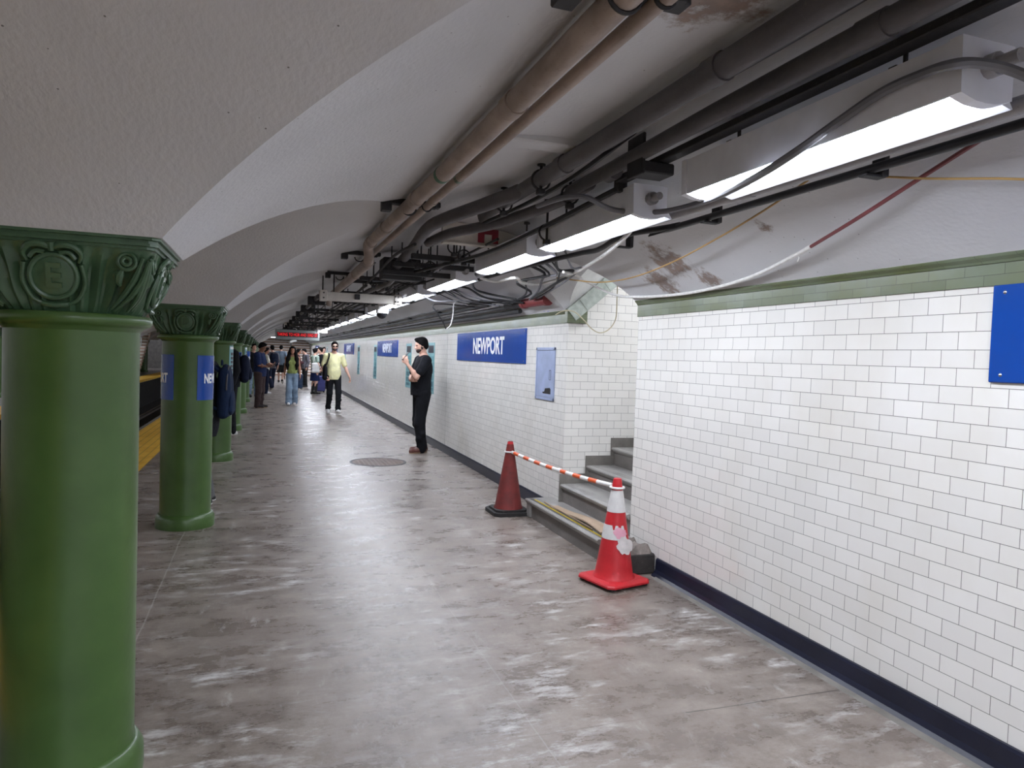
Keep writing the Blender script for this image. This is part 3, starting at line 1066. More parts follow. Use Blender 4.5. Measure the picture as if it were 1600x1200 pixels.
def make_light(label):
    root = thing('ceiling_light', label, 'light', (LX, 1.98, LZ), 0, 'row of fluorescent strip lights')
    L = .6
    m = MB()
    m.prism([(-.084, -.014), (-.078, -.014), (-.058, .004), (.058, .004), (.135, -.016), (.142, -.014), (.10, .045), (.085, .125), (-.088, .125)], -L, L, 'y')
    m.build('housing', M['fixture'], root, local=True)
    for s in (-1, 1):
        a, b = sorted((s * (L - .001), s * (L + .035)))
        m = MB()
        m.prism([(-.088, -.014), (-.060, -.022), (-.035, -.028), (0, -.030), (.035, -.028), (.060, -.022), (.090, -.012), (.092, .128), (-.092, .128)], a, b, 'y')
        m.build('end_cap', M['fixture'], root, local=True)
    m = MB()
    pr = [(.057 * math.cos(a), .005 - .030 * math.sin(a)) for a in np.linspace(0, PI, 11)]
    n = len(pr)
    V = [(x, s * (L - .002), z) for s in (-1, 1) for x, z in pr]
    m.add(V, [(i, i + 1, n + i + 1, n + i) for i in range(n - 1)], True)
    m.build('diffuser', M['lens'], root, local=True, auto=0)
    m = MB()
    for s in (-1, 1):
        m = MB(); m.bbox(-.05, .05, s * .38 - .015, s * .38 + .015, .122, .15, .003)
        m.build('bracket', M['steel_dark'], root, local=True)
    for s in (-1, 1):
        m = MB(); m.tube([(0, s * .38, .145), (0, s * .38, vault(LX) - LZ + .01)], .007, 8)
        m.lathe([(.0, vault(LX) - LZ), (.022, vault(LX) - LZ), (.022, vault(LX) - LZ - .014), (.0, vault(LX) - LZ - .016)], 12, (0, s * .38, 0))
        m.build('hanger_rod', M['steel_dark'], root, local=True)
    m = MB(); m.tube([(.0, -L - .03, .06), (.0, -L - .12, .06)], .018, 10); m.lathe([(.03, -.02), (.03, .02)], 12, (0, -L - .045, .06), axis='y', caps=True)
    m.build('conduit_fitting', M['galv'], root, local=True)
    return root


l0 = make_light('nearest fluorescent strip light, top right, crossed by a grey cable')
lights_y = [3.66, 5.12, 7.0, 8.72] + [10.45 + 1.74 * k for k in range(21)]
for k, yy_ in enumerate(lights_y):
    dup(l0, (LX + (.0 if yy_ < 9 else min(.10, (yy_ - 9) * .02)), yy_, LZ), None, '%s fluorescent strip light counting from the camera along the row' % ORD[k + 1])
for k, (xx_, yy_) in enumerate(((LX, .35), (LX, -1.3), (LX, -2.95), (LX, -4.6), (LX, -6.25), (LX, -7.9), (LX, -9.6), (.35, -4.6), (.35, -6.25), (.35, -1.3), (.35, -2.95), (-.1, .0), (-.6, -2.9))):  # row carried on out of view; lamps off the row are made-up fill
    dup(l0, (xx_, yy_, LZ if xx_ > 0 else 2.2), None, 'unseen fluorescent strip light overhead behind the viewpoint, added for its fill')
# the same row of lights over the platform on the far side of the track
for k in range(24):
    r = dup(l0, (-8.0, -3 + 2.0 * k, LZ), None, 'fluorescent strip light over the platform across the track')
    r['group'] = 'lights of the opposite platform'

r = dup(l0, (4.15, 5.62, 3.05), PI / 2, 'fluorescent strip light up in the stairwell behind the near wall'); del r['group']
r = dup(l0, (5.55, 5.62, 3.9), PI / 2, 'fluorescent strip light at the top of the stairwell'); del r['group']
for k in range(3):
    r = dup(l0, (.9, 44.3 + .1 * k * 0 + 0, 2.30), PI / 2, 'fluorescent strip light across the foot of the far stairs') if k == 0 else None
    if r: del r['group']
# ------------------------------------------------------------------ pipes under the vault
def pipe(name, pts, r, mat, label, group=None, n=12, subdiv=0, couplings=(), cat='pipe', cmat=None):
    m = MB(); m.tube(pts, r, n, subdiv=subdiv)
    o = tag(m.build(name, mat), label, cat, group)
    for (p, q) in couplings:
        c_ = MB(); c_.tube([p, q], r * 1.13, n); c_.build('coupling', cmat or mat, o)
    return o


def Vz(x, off): return vault(x) - off


pipe('ceiling_pipe', [(.80, Y0, 2.435), (.80, 3.4, 2.435), (.77, 5.55, 2.43), (.77, 5.72, 2.425)], .040, M['pipe_beige'],
     'large dusty beige pipe under the vault, nearest part reaching the top edge', None, 16, 0,
     [((.80, 2.35, 2.435), (.80, 2.43, 2.435)), ((.79, 4.0, 2.434), (.788, 4.08, 2.434)), ((.776, 5.0, 2.431), (.775, 5.06, 2.431))])
m = MB(); m.tube([(.80, 3.42, 2.435), (.799, 3.46, 2.435)], .0412, 16)
tag(m.build('paint_mark', simple('green_paint_band', (44, 92, 66), .5)), 'green paint band around the large beige pipe', 'paint mark')
m = MB(); m.tube([(.91, 3.52, 2.452), (.91, 3.56, 2.452)], .0252, 16)
tag(m.build('paint_mark', M['green_cap']), 'green paint band around the thin beige pipe', 'paint mark')
pipe('ceiling_pipe', [(.77, 5.70, 2.425), (.765, 5.84, 2.425), (.775, 5.92, 2.40), (.79, 5.96, 2.35), (.80, 6.05, 2.32), (.82, 6.2, 2.32), (.84, 8.0, 2.33), (.87, 10.4, 2.36), (.87, 10.8, 2.33), (.87, 10.85, 2.24)], .042,
     M['pipe_beige'], 'beige pipe beyond the elbow, ending above the cream channel', None, 14, 0,
     [((.768, 5.68, 2.425), (.766, 5.75, 2.425)), ((.80, 6.06, 2.32), (.81, 6.13, 2.32)), ((.83, 7.2, 2.325), (.831, 7.26, 2.325))])
pipe('ceiling_pipe', [(.91, Y0, 2.452), (.91, 3.4, 2.452), (.90, 6.3, 2.45), (.93, 10.2, 2.45)], .0245, M['pipe_beige'],
     'thin beige pipe running just right of the large beige pipe', None, 12, 0, [((.91, 1.5, 2.452), (.91, 1.56, 2.452)), ((.909, 4.1, 2.452), (.908, 4.15, 2.452))])
pipe('ceiling_pipe', [(1.32, Y0, 2.475), (1.32, 3.3, 2.475), (1.30, 3.75, 2.47), (1.20, 4.1, 2.45), (1.08, 4.6, 2.44), (1.06, 5.0, 2.44), (1.12, 5.8, 2.42), (1.18, 6.9, 2.40)], .042, M['pipe_gray'],
     'large sooty grey pipe bending left before the dark junction box', None, 16, 3, [((1.32, 1.9, 2.475), (1.32, 1.98, 2.475)), ((1.32, 3.12, 2.475), (1.32, 3.2, 2.475))])
pipe('ceiling_pipe', [(1.395, Y0, 2.485), (1.395, 1.7, 2.485), (1.40, 2.6, 2.48), (1.43, 3.3, 2.46), (1.40, 3.9, 2.44), (1.34, 4.5, 2.43)], .013, M['cable_black'],
     'thin black cable running between the two large grey pipes', None, 8, 3, cat='cable')
pipe('ceiling_pipe', [(1.50, Y0, 2.45), (1.50, 2.2, 2.45), (1.55, 3.3, 2.45), (1.53, 3.9, 2.44), (1.38, 4.5, 2.42), (1.22, 4.95, 2.42), (1.16, 5.4, 2.41)], .035, M['pipe_gray'],
     'sooty grey pipe just left of the strip lights, second from the beige pair', None, 16, 3, [((1.50, 1.45, 2.45), (1.50, 1.54, 2.45)), ((1.54, 3.05, 2.45), (1.545, 3.13, 2.45))])
# flat channel above the lights
m = MB(); m.bbox(1.59, 1.645, Y0, 3.15, 2.42, 2.45, .004)
m.bbox(1.60, 1.645, 3.14, 3.18, 2.38, 2.45, .004)
tag(m.build('channel_rail', M['steel_black']), 'flat black channel running above the strip lights', 'rail')
pipe('ceiling_pipe', [(1.62, 3.15, 2.40), (1.60, 4.2, 2.36), (1.52, 5.2, 2.32), (1.3, 6.6, 2.32)], .016, M['cable_black'], 'black cable leaving the end of the flat channel', None, 8, 3, cat='cable')
# conduits to the right of the lights
pipe('conduit', [(1.95, Y0, 2.295), (1.95, 2.1, 2.295), (1.92, 3.4, 2.30), (1.86, 5.6, 2.33), (1.86, 9.0, 2.33)], .026, M['galv'], 'dusty grey conduit right of the strip lights, under the vault', None, 12, 0,
     [((1.95, 1.3, 2.295), (1.95, 1.36, 2.295)), ((1.9395, 2.55, 2.2965), (1.938, 2.62, 2.297))])
pipe('conduit', [(2.06, Y0, 2.275), (2.06, 2.2, 2.28), (2.05, 3.3, 2.285), (1.99, 3.8, 2.30), (2.02, 4.2, 2.27), (2.0, 4.6, 2.28), (1.95, 6.5, 2.30), (1.97, 12, 2.29), (2.0, 24, 2.29)], .017, M['cable_black'],
     'black conduit lowest on the vault, to the right of the dusty grey conduit', None, 10, 4, cat='conduit')
# brackets of the lower conduit
for k, yb in enumerate((2.05, 3.05, 3.95)):
    m = MB(); m.bbox(2.03, 2.12, yb - .02, yb + .02, 2.252, 2.262, .002); m.bbox(2.10, 2.125, yb - .03, yb + .03, 2.255, vault(2.11) + .01, .003)
    tag(m.build('pipe_bracket', M['steel_black']), '%s small black bracket holding the lowest black conduit' % ('nearest', 'middle', 'farthest')[k], 'bracket')
# saddle brackets holding the beige pair
for k, yb in enumerate((1.62, 4.35, 6.75, 8.6)):
    m = MB(); m.bbox(.66, 1.0, yb - .03, yb + .03, vault(.75) - .03, vault(.75) + .004, .004); m.bbox(.64, .70, yb - .035, yb + .035, vault(.67) - .055, vault(.67) + .01, .004)
    b_ = tag(m.build('pipe_bracket', M['steel_black']), '%s black strut clamped across the beige pair of pipes' % ORD[k], 'bracket')
    m = MB()
    for q in range(17):
        pass
    m.tube([(.80 + .044 * math.cos(a), yb - .05, 2.435 + .044 * math.sin(a)) for a in np.linspace(-PI * .05, -PI * .95, 14)], .006, 6)
    m.tube([(.91 + .028 * math.cos(a), yb - .05, 2.452 + .028 * math.sin(a)) for a in np.linspace(-PI * .0, -PI * 1.0, 12)], .006, 6)
    m.bbox(.935, .965, yb - .07, yb - .03, 2.44, 2.475, .003)
    m.build('clamp', M['steel_black'], b_)
# hanger rods with clevis for the grey pipes
for k, (x, yb, z) in enumerate(((1.32, 3.45, 2.47), (1.31, 4.02, 2.46), (1.55, 3.6, 2.45), (1.62, 4.1, 2.33), (1.34, 5.3, 2.38), (1.5, 5.6, 2.36), (1.22, 6.1, 2.36), (1.4, 6.4, 2.35), (1.1, 7.9, 2.34), (1.3, 8.2, 2.34))):
    m = MB(); zt = vault(x) + .01
    m.tube([(x, yb, z - .06), (x, yb, zt)], .008, 8); m.lathe([(.0, zt - .02), (.022, zt - .018), (.022, zt - .004)], 12, (x, yb, 0))
    m.bbox(x - .02, x + .02, yb - .02, yb + .02, z - .075, z - .045, .004)
    m.tube([(x + .05 * math.cos(a), yb, z - .0 + .05 * math.sin(a)) for a in np.linspace(0, 2 * PI, 17)], .006, 6, caps=False)
    tag(m.build('hanger_rod', M['steel_black']), '%s black threaded hanger rod among the grey pipes' % ORD[k], 'hanger')
# plates on the vault
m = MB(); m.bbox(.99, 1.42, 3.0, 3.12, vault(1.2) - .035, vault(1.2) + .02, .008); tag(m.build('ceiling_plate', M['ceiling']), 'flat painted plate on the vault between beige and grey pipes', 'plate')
m = MB(); m.bbox(1.50, 1.66, 2.72, 2.84, 2.365, 2.415, .006); m.bbox(1.495, 1.51, 2.71, 2.85, 2.355, 2.53, .004)
tag(m.build('strut_channel', M['steel_black']), 'black strut channel joining the grey pipe to the strip lights', 'strut')
# sign panel with the red arch, dark junction box
ns = thing('hanging_sign', 'cream panel with a dark red arch emblem, half hidden behind the bent grey pipes', 'sign', (1.5, 5.22, 2.42))
xs_ = np.linspace(1.22, 1.90, 8); m = MB(); m.prism([(1.22, 2.395), (1.90, 2.395)] + [(x, vault(x) - .004) for x in xs_[::-1]], 5.18, 5.23, 'y'); m.build('panel', M['cream'], ns)
m = MB(); m.prism([(1.49, 2.41), (1.54, 2.41), (1.54, 2.475), (1.60, 2.475), (1.60, 2.41), (1.65, 2.41), (1.65, 2.515), (1.49, 2.515)], 5.172, 5.182, 'y'); m.build('emblem', M['red_sign'], ns)
m = MB(); m.bbox(1.22, 1.90, 5.16, 5.24, 2.384, 2.397, .003); m.build('lip', M['cream'], ns)
jb = thing('junction_box', 'dark sooty junction box where the bent grey pipe ends', 'box', (1.2, 6.95, 2.35))
m = MB(); m.bbox(1.04, 1.40, 6.82, 7.08, 2.27, 2.47, .008); m.build('box_body', M['steel_black'], jb)
m = MB(); m.bbox(1.03, 1.41, 6.812, 6.83, 2.26, 2.30, .003); m.build('box_lip', M['steel_black'], jb)
for k, (x0, x1, yy_, z) in enumerate(((1.1, 1.85, 5.75, 2.345), (1.05, 1.85, 6.35, 2.35), (1.0, 1.85, 6.6, 2.30), (.95, 1.9, 7.9, 2.36), (.9, 1.85, 8.35, 2.37))):
    m = MB(); m.bbox(x0, x1, yy_ - .022, yy_ + .022, z - .02, z + .025, .004)
    o = tag(m.build('strut_channel', M['steel_black']), '%s black strut channel crossing under the vault beyond the emblem panel' % ORD[k], 'strut')
    for x in (x0 + .08, (x0 + x1) / 2, x1 - .1):
        m = MB(); m.tube([(x, yy_, z), (x, yy_, vault(x) + .01)], .006, 6); m.build('hanger_rod', M['steel_black'], o)

for k, (pts, r, mt, lab) in enumerate((
        ([(1.02, 5.2, 2.36), (1.0, 6.0, 2.37), (1.05, 7.4, 2.35), (1.1, 9.0, 2.34)], .012, 'steel_black', 'thin black conduit passing left of the dark junction box'),
        ([(1.46, 5.6, 2.36), (1.44, 6.6, 2.33), (1.36, 7.6, 2.33), (1.38, 9.6, 2.35)], .018, 'pipe_gray', 'grey conduit passing right of the dark junction box'),
        ([(1.56, 4.9, 2.40), (1.52, 6.2, 2.37), (1.5, 7.2, 2.35), (1.54, 9.2, 2.36)], .010, 'cable_black', 'black cable running close along the left side of the strip lights'),
        ([(1.20, 7.0, 2.34), (1.22, 7.6, 2.30), (1.18, 8.4, 2.30), (1.2, 10.0, 2.33)], .030, 'pipe_gray', 'grey pipe continuing out of the far side of the dark junction box'),
        ([(1.0, 7.3, 2.28), (1.25, 7.5, 2.31), (1.45, 7.4, 2.28), (1.62, 7.2, 2.33)], .009, 'cable_black', 'black cable looping from the junction box to the strip lights'),
        ([(1.58, 8.2, 2.34), (1.85, 8.3, 2.20), (2.1, 8.0, 2.19), (2.35, 7.6, 2.17)], .009, 'cable_grey', 'grey cable slung from the strip lights to the tangle at the wall'),
        ([(1.85, 6.6, 2.30), (2.0, 7.0, 2.24), (2.2, 7.2, 2.22), (2.45, 7.0, 2.16)], .012, 'cable_black', 'thick black cable slung towards the red pipe'))):
    pipe('cable' if 'cable' in lab else 'conduit', pts, r, M[mt], lab, None, 8, 5, cat='cable' if 'cable' in lab else 'conduit')
# far clutter of conduits and struts beyond the cream channel
rr_ = random.Random(11)
for k in range(9):
    x = 1.0 + k * .105 + rr_.uniform(-.02, .02); z = rr_.choice((2.33, 2.37, 2.42)) if x < 1.6 else 2.40
    ya = rr_.uniform(7.1, 9.2); yb = 44
    pts = [(x, ya, z)] + [(x + rr_.uniform(-.035, .035), yv, z + rr_.uniform(-.03, .03)) for yv in np.linspace(ya + 2, yb, 10)]
    pipe('conduit', pts, rr_.choice((.010, .014, .02)), rr_.choice((M['steel_dark'], M['steel_black'], M['pipe_gray'])), 'sooty conduit running along the vault beyond the dark junction box',
         'conduits along the distant vault', 8)
for k in range(17):
    yv = 9.4 + k * 2.05
    m = MB(); x0, x1 = .60 + rr_.uniform(0, .3), 1.62 + rr_.uniform(0, .25); z = 2.32 + rr_.uniform(-.02, .05)
    m.bbox(x0, x1, yv - .025, yv + .025, z - .025, z + .02, .004)
    o = tag(m.build('strut_channel', M['steel_black']), 'sooty strut channel slung across the distant vault', 'strut', 'struts across the distant vault')
    for x in (x0 + .05, x0 + .3, (x0 + x1) / 2, x1 - .08):
        m = MB(); m.tube([(x, yv, z), (x, yv, vault(x) + .01)], .008, 6); m.bbox(x - .025, x + .025, yv - .03, yv + .03, z - .05, z - .02, .004); m.build('hanger_rod', M['steel_black'], o)
pipe('ceiling_pipe', [(.72, 10.9, 2.36), (.70, 20, 2.34), (.72, 44, 2.34)], .035, M['pipe_gray'], 'sooty grey pipe on the left haunch of the distant vault', None, 10)
for k in range(14):
    yv = 11.5 + k * 2.3
    m = MB(); m.bbox(.60, .86, yv - .05, yv + .05, 2.27, 2.40, .01); m.bbox(.66, .70, yv - .12, yv + .1, 2.22, 2.30, .006); m.bbox(.78, .80, yv - .02, yv + .02, 2.38, vault(.79) + .01, .003)
    tag(m.build('pipe_clamp', M['steel_black']), 'bulky black pipe clamp on the left haunch of the distant vault', 'clamp', 'clamps on the distant pipe')
# conduits along the top of the wall beyond the stairs
for k, (x, z, r, mt) in enumerate(((2.625, Vz(2.625, .034), .026, 'steel_black'), (2.565, Vz(2.565, .028), .018, 'steel_dark'), (2.525, Vz(2.525, .026), .014, 'galv'), (2.48, Vz(2.48, .032), .020, 'steel_black'), (2.42, Vz(2.42, .024), .012, 'steel_dark'))):
    pts = [(x, 7.35 + .25 * k, z)] + [(x + rr_.uniform(-.012, .004), yv, z + rr_.uniform(-.008, .002)) for yv in np.linspace(9, 46, 14)]
    pipe('conduit', pts, r, M[mt], '%s of the five dark conduits lying along the top of the far tiled wall' % ('lowest', 'second lowest', 'middle', 'second highest', 'highest')[k],
         'conduits along the wall top', 8)
for k in range(16):
    yv = 8.2 + k * 2.3
    m = MB(); m.bbox(2.45, 2.70, yv - .02, yv + .02, 2.185, 2.20, .003); m.bbox(2.50, 2.53, yv - .02, yv + .02, 2.19, 2.30, .003); m.bbox(2.42, 2.50, yv - .05, yv + .05, 2.19, 2.235, .006)
    tag(m.build('pipe_bracket', M['steel_black']), 'small black bracket on the conduits above the far tiled wall', 'bracket', 'brackets above the far wall')
# red pipe end and tangle above the corner of the far wall
pipe('red_pipe', [(2.58, 6.45, 2.13), (2.56, 7.05, 2.13)], .052, M['red_pipe'], 'short fat red pipe above the green tile corner by the stairs', None, 16, 0, [((2.58, 6.43, 2.13), (2.577, 6.5, 2.13)), ((2.56, 7.0, 2.13), (2.56, 7.07, 2.13))])
pipe('red_pipe', [(2.56, 7.07, 2.13), (2.55, 7.6, 2.13)], .038, M['steel_black'], 'black pipe stub behind the fat red pipe', None, 12)
for k in range(9):
    ys_ = 7.2 + k * .10; xs_ = 2.50 - k * .012
    pts = [(xs_, ys_ - .3, 2.12 + .02 * (k % 3)), (xs_ - .12, ys_, 2.16), (xs_ - .30, ys_ + .12, 2.19 + .02 * (k % 2)), (xs_ - .50, ys_ + rr_.uniform(-.2, .2), 2.26), (xs_ - .62, ys_ + .1, 2.30)]
    pipe('cable', pts, rr_.choice((.006, .008, .011)), M[rr_.choice(('cable_black', 'cable_grey', 'cable_black'))], 'dark cable in the tangled bundle dropping to the wall top left of the red pipe',
         'tangled cables by the red pipe', 6, 4, cat='cable')
for k in range(6):
    y_ = 4.6 + k * .17
    pts = [(1.95, y_, 2.33), (2.08 + .02 * k, y_ + rr_.uniform(.05, .3), 2.22 + .015 * (k % 3)), (2.2 + rr_.uniform(-.06, .06), y_ + rr_.uniform(.3, .7), 2.24), (2.32 + .02 * k, y_ + rr_.uniform(.8, 1.3), 2.18), (2.48, y_ + rr_.uniform(1.5, 2.0), 2.14)]
    pipe('cable', pts, (.008, .012, .007, .010, .009, .012)[k], M[('cable_grey', 'cable_black', 'cable_black', 'cable_grey', 'cable_black', 'cable_black')[k]],
         'sagging cable crossing under the vault left of the stair opening', 'sagging cables by the stair opening', 6, 5, cat='cable')
m = MB(); m.bbox(1.93, 2.08, 5.05, 5.45, 2.30, 2.36, .006); m.tube([(2.0, 4.95, 2.32), (2.0, 5.6, 2.32)], .03, 12)
tag(m.build('cable_clamp', M['steel_dark']), 'dark slotted clamp hanging right of the third strip light', 'clamp')
# loose cables
def cable(name, pts, r, mat, label, sub=6, n=8):
    m = MB(); m.tube(pts, r, n, subdiv=sub)
    return tag(m.build(name, mat), label, 'cable')


cable('cable', [ony(*p) for p in ((1640, 135, 1.22), (1575, 108, 1.27), (1520, 98, 1.30), (1478, 103, 1.33))] + [onx(*p) for p in ((1440, 116, 1.615), (1380, 143, 1.615), (1310, 190, 1.615))] + [onz(*p) for p in ((1240, 240, 2.215), (1170, 283, 2.212), (1100, 315, 2.24), (1030, 331, 2.27), (960, 328, 2.29), (915, 308, 2.34), (880, 309, 2.37), (840, 322, 2.40))],
      .0135, M['cable_grey'], 'thick grey cable looping across the nearest strip light')
cr = [onv(*p) for p in ((1533, 218, .025), (1440, 277, .05), (1340, 341, .07), (1266, 386, .06))]
cable('cable', cr, .0085, M['cable_red'], 'dark red cable hanging below the vault from the black conduit')
cable('cable', [onv(*p) for p in ((1267, 385, .06), (1244, 398, .055), (1180, 430, .04), (1120, 449, .03), (1060, 460, .025), (1000, 464, .02))] + [ony(*p) for p in ((962, 461, 5.2), (925, 445, 5.4), (900, 430, 5.2), (880, 425, 4.9))], .0105, M['cable_white'],
      'white wrapped cable sagging over the near wall corner to the stair opening')
m = MB(); p_ = onv(1246, 398, .06); m.tube([p_, p_ + Vector((.01, 0, -.015)), p_ + Vector((.002, 0, -.035))], .003, 6); tag(m.build('tape_end', M['cable_white']), 'loose tape end dangling from the white wrapped cable', 'tape')
cable('cable', [onv(*p) for p in ((1640, 282, .04), (1560, 279, .06), (1450, 279, .06), (1340, 274, .03))], .0045, M['cable_yellow'], 'yellow cord entering from the right edge to the black conduit', 4)
cable('cable', [onv(*p) for p in ((1262, 282, .03), (1200, 325, .06), (1120, 373, .08), (1050, 410, .08))] + [onv(*p) for p in ((990, 433, .09), (940, 441, .09), (900, 438, .09), (870, 434, .08))], .005, M['cable_yellow'], 'long yellow cord sagging below the vault towards the stair opening')
cable('conduit', [onz(*p) for p in ((1000, 338, 2.29), (975, 372, 2.265), (930, 408, 2.24), (880, 434, 2.225), (840, 444, 2.22), (815, 441, 2.22), (805, 434, 2.225), (775, 440, 2.23), (750, 434, 2.26))], .013, M['cable_white'], 'white bent conduit sagging below the second strip light', 5, 10)
cable('cable', [ony(*p) for p in ((868, 492, 6.15), (880, 486, 6.1), (897, 487, 6.1), (912, 500, 6.1), (925, 514, 6.1), (938, 520, 6.1), (952, 514, 6.1), (962, 498, 6.1), (964, 470, 6.0), (965, 440, 5.6))], .0055, simple('cream_wire', (186, 176, 148), .6), 'thin cream wire hanging in a loop in front of the stair side wall')
cable('cable', [Vector((2.54, 8.6, 2.17))] + [ony(*p) for p in ((680, 475, 8.6), (684, 490, 8.6), (692, 503, 8.6), (697, 514, 8.6))], .008, M['cable_black'], 'black end of wire hanging in front of the wall top beyond the large blue sign', 4)
cable('cable', [ony(*p) for p in ((697, 514, 8.6), (704, 508, 8.6), (708, 492, 8.6), (712, 472, 8.6))] + [Vector((2.54, 8.8, 2.17))], .007, M['cable_white'], 'pale end of wire hanging beside the black one above the large blue sign', 4)
m = MB(); p_ = ony(856, 496, 6.9)
for k in range(4): m.bbox(2.712 - .006 * k, 2.735, 6.52 + k * .09, 6.57 + k * .09, 2.035 + .006 * (k % 2), 2.052 + .006 * (k % 2), .002)
tag(m.build('tape_scrap', M['tape_blue']), 'scraps of bright blue tape on the green tile cap under the red pipe', 'tape')

# ------------------------------------------------------------------ cream channel, camera, LED sign, far box
ch = thing('cream_channel', 'cream metal channel hung across the platform in front of the dome camera', 'channel', (1.1, 8.9, 2.2))
A = ony(500, 464, 8.9); B = ony(626, 466, 8.9); zc_ = .5 * (A.z + B.z)
m = MB(); m.bbox(A.x, B.x, 8.86, 8.94, zc_ - .062, zc_ + .045, .005); m.build('beam', M['cream'], ch)
for x in (A.x + .04, B.x - .04):
    m = MB(); m.bbox(x - .045, x + .045, 8.845, 8.955, zc_ - .068, zc_ + .062, .005)
    m.build('end_plate', M['cream'], ch)
for x in (A.x + .04, B.x - .07, B.x - .04):
    for z in (zc_ - .03, zc_ + .03): m = MB(); m.lathe([(0, 8.836), (.008, 8.838), (.010, 8.846)], 8, (x, 0, z), axis='y'); m.build('bolt', M['steel_black'], ch)
m = MB(); xm = A.x + (B.x - A.x) * .45; m.bbox(xm - .035, xm + .03, 8.84, 8.87, zc_ - .03, zc_ + .035, .004); m.build('label_box', M['steel_black'], ch)
for x in (A.x + .03, A.x + .16, B.x - .08, B.x - .03):
    m = MB(); m.tube([(x, 8.9, zc_), (x, 8.9, vault(x) + .01)], .009, 6); m.build('hanger_rod', M['steel_black'], ch)
dcm = thing('dome_camera', 'white dome security camera below the strip lights, past the cream channel', 'camera', (1.66, 10.9, 2.16))
m = MB(); m.lathe([(.0, .13), (.07, .13), (.075, .06), (.095, .05), (.098, .0), (.085, -.004)], 24); m.build('camera_housing', M['white_plastic'], dcm, local=True)
m = MB(); m.lathe([(.082, -.002)] + [(.082 * math.cos(a), -.002 - .082 * math.sin(a)) for a in np.linspace(0, PI / 2, 8)], 24); m.build('dome', simple('smoked_dome', (22, 22, 26), .08), dcm, local=True)
led = thing('led_sign', 'hanging LED sign with red scrolling letters over the platform', 'sign', (.5, 25, 2.1))
A = ony(430, 523, 25.0); B = ony(499, 525, 25.0); zc_ = ony(465, 523.5, 25).z
m = MB(); m.bbox(A.x, B.x, 24.9, 25.1, zc_ - .17, zc_ + .17, .01); m.build('sign_housing', M['led_frame'], led)
m = MB(); m.box(A.x + .05, B.x - .05, 24.89, 24.91, zc_ - .07, zc_ + .075); m.build('display', M['led_black'], led)
t = text_mb('TAKING TO HOB AND 33RD ST', .15, 1, .0, .001)
w = max(v[0] for v in t.v) - min(v[0] for v in t.v); s_ = (B.x - A.x - .14) / w
t.v = [((A.x + B.x) / 2 + x * s_, 24.886 - zz, zc_ + y_ * .95) for x, y_, zz in t.v]
t.build('display_text', M['led_red'], led)
for x in (A.x + .25, B.x - .25):
    m = MB(); m.tube([(x, 25, zc_ + .16), (x, 25, vault(x) + .01)], .014, 8); m.build('hanger_rod', M['steel_black'], led)
A = ony(496, 506, 24.0); B = ony(512, 521, 24.0)
wb = thing('white_box', 'white equipment box hung at the far end of the strip lights', 'box', (A.x, 24.2, A.z))
m = MB(); m.bbox(A.x, B.x, 24.0, 24.4, B.z, A.z, .012); m.build('box_body', M['white_plastic'], wb)
m = MB(); m.bbox(.55, A.x, 24.15, 24.25, A.z - .07, A.z + .02, .005); m.build('arm', M['cream'], wb)
for x in (.7, A.x - .1, A.x + .15):
    m = MB(); m.tube([(x, 24.2, A.z - .02), (x, 24.2, vault(x) + .01)], .012, 6); m.build('hanger_rod', M['steel_black'], wb)
sm = thing('bullet_camera', 'white bullet camera hanging under the LED sign', 'camera', (.9, 27.2, 2.0))
p_ = ony(462, 532, 27.2); q_ = ony(452, 534.5, 27.0)
m = MB(); m.tube([p_, q_], .045, 12); m.build('camera_body', M['white_plastic'], sm)
m = MB(); m.tube([(p_.x, p_.y, p_.z), (p_.x + .02, 27.25, p_.z + .1), (p_.x + .02, 27.25, vault(min(2.6, p_.x + .02)))], .02, 8); m.build('mount', M['white_plastic'], sm)

# black conduit branch across the lunette (left vault)
cable('conduit', [ony(436, 338, 6.4), ony(500, 343, 6.25), ony(560, 346, 6.1), ony(598, 350, 6.0)], .013, M['steel_black'], 'black conduit crossing the vault to the left of the beige elbow', 3)
cable('cable', [ony(555, 311, 6.1), ony(575, 315, 6.0), ony(600, 323, 5.9), ony(618, 335, 5.8)], .008, M['cable_grey'], 'thin grey wire crossing the arch to the beige pipe', 4)
cable('conduit', [ony(486, 432, 12.5), ony(510, 435, 12.3), ony(528, 436, 12.2)], .013, M['steel_black'], 'black conduit crossing the vault above the left end of the cream channel', 3)

# ------------------------------------------------------------------ traffic cones, bar, manhole
c1 = thing('traffic_cone', 'grimy dark red traffic cone with a black foot against the tiled wall', 'cone', (2.33, 6.68, 0))
m = MB(); h = .72
m.lathe([(.15, .03), (.145, .06), (.135, .075), (.038, .66), (.034, .685), (.026, .70), (.026, .715), (.02, .72), (.0, .72)], 40); m.build('cone_body', M['cone_old'], c1, local=True)
m = MB()
for (hh, z0, z1) in ((.195, 0, .035), (.165, .03, .055)):
    c_ = .05
    m.prism([(-hh + c_, -hh), (hh - c_, -hh), (hh, -hh + c_), (hh, hh - c_), (hh - c_, hh), (-hh + c_, hh), (-hh, hh - c_), (-hh, -hh + c_)], z0, z1, 'z')
m.build('foot', M['cone_black'], c1, local=True)
m = MB(); m.lathe([(.040, .648), (.036, .668), (.030, .694), (.028, .714), (.0, .722)], 24); m.build('tip', M['cone_red'], c1, local=True)
c2 = thing('traffic_cone', 'bright red traffic cone with torn white reflective bands beside the stone block', 'cone', (2.345, 4.42, 0), .25)
H2 = .74


def cr_(z): return .135 + (.038 - .135) * (z - .06) / (.66 - .06)


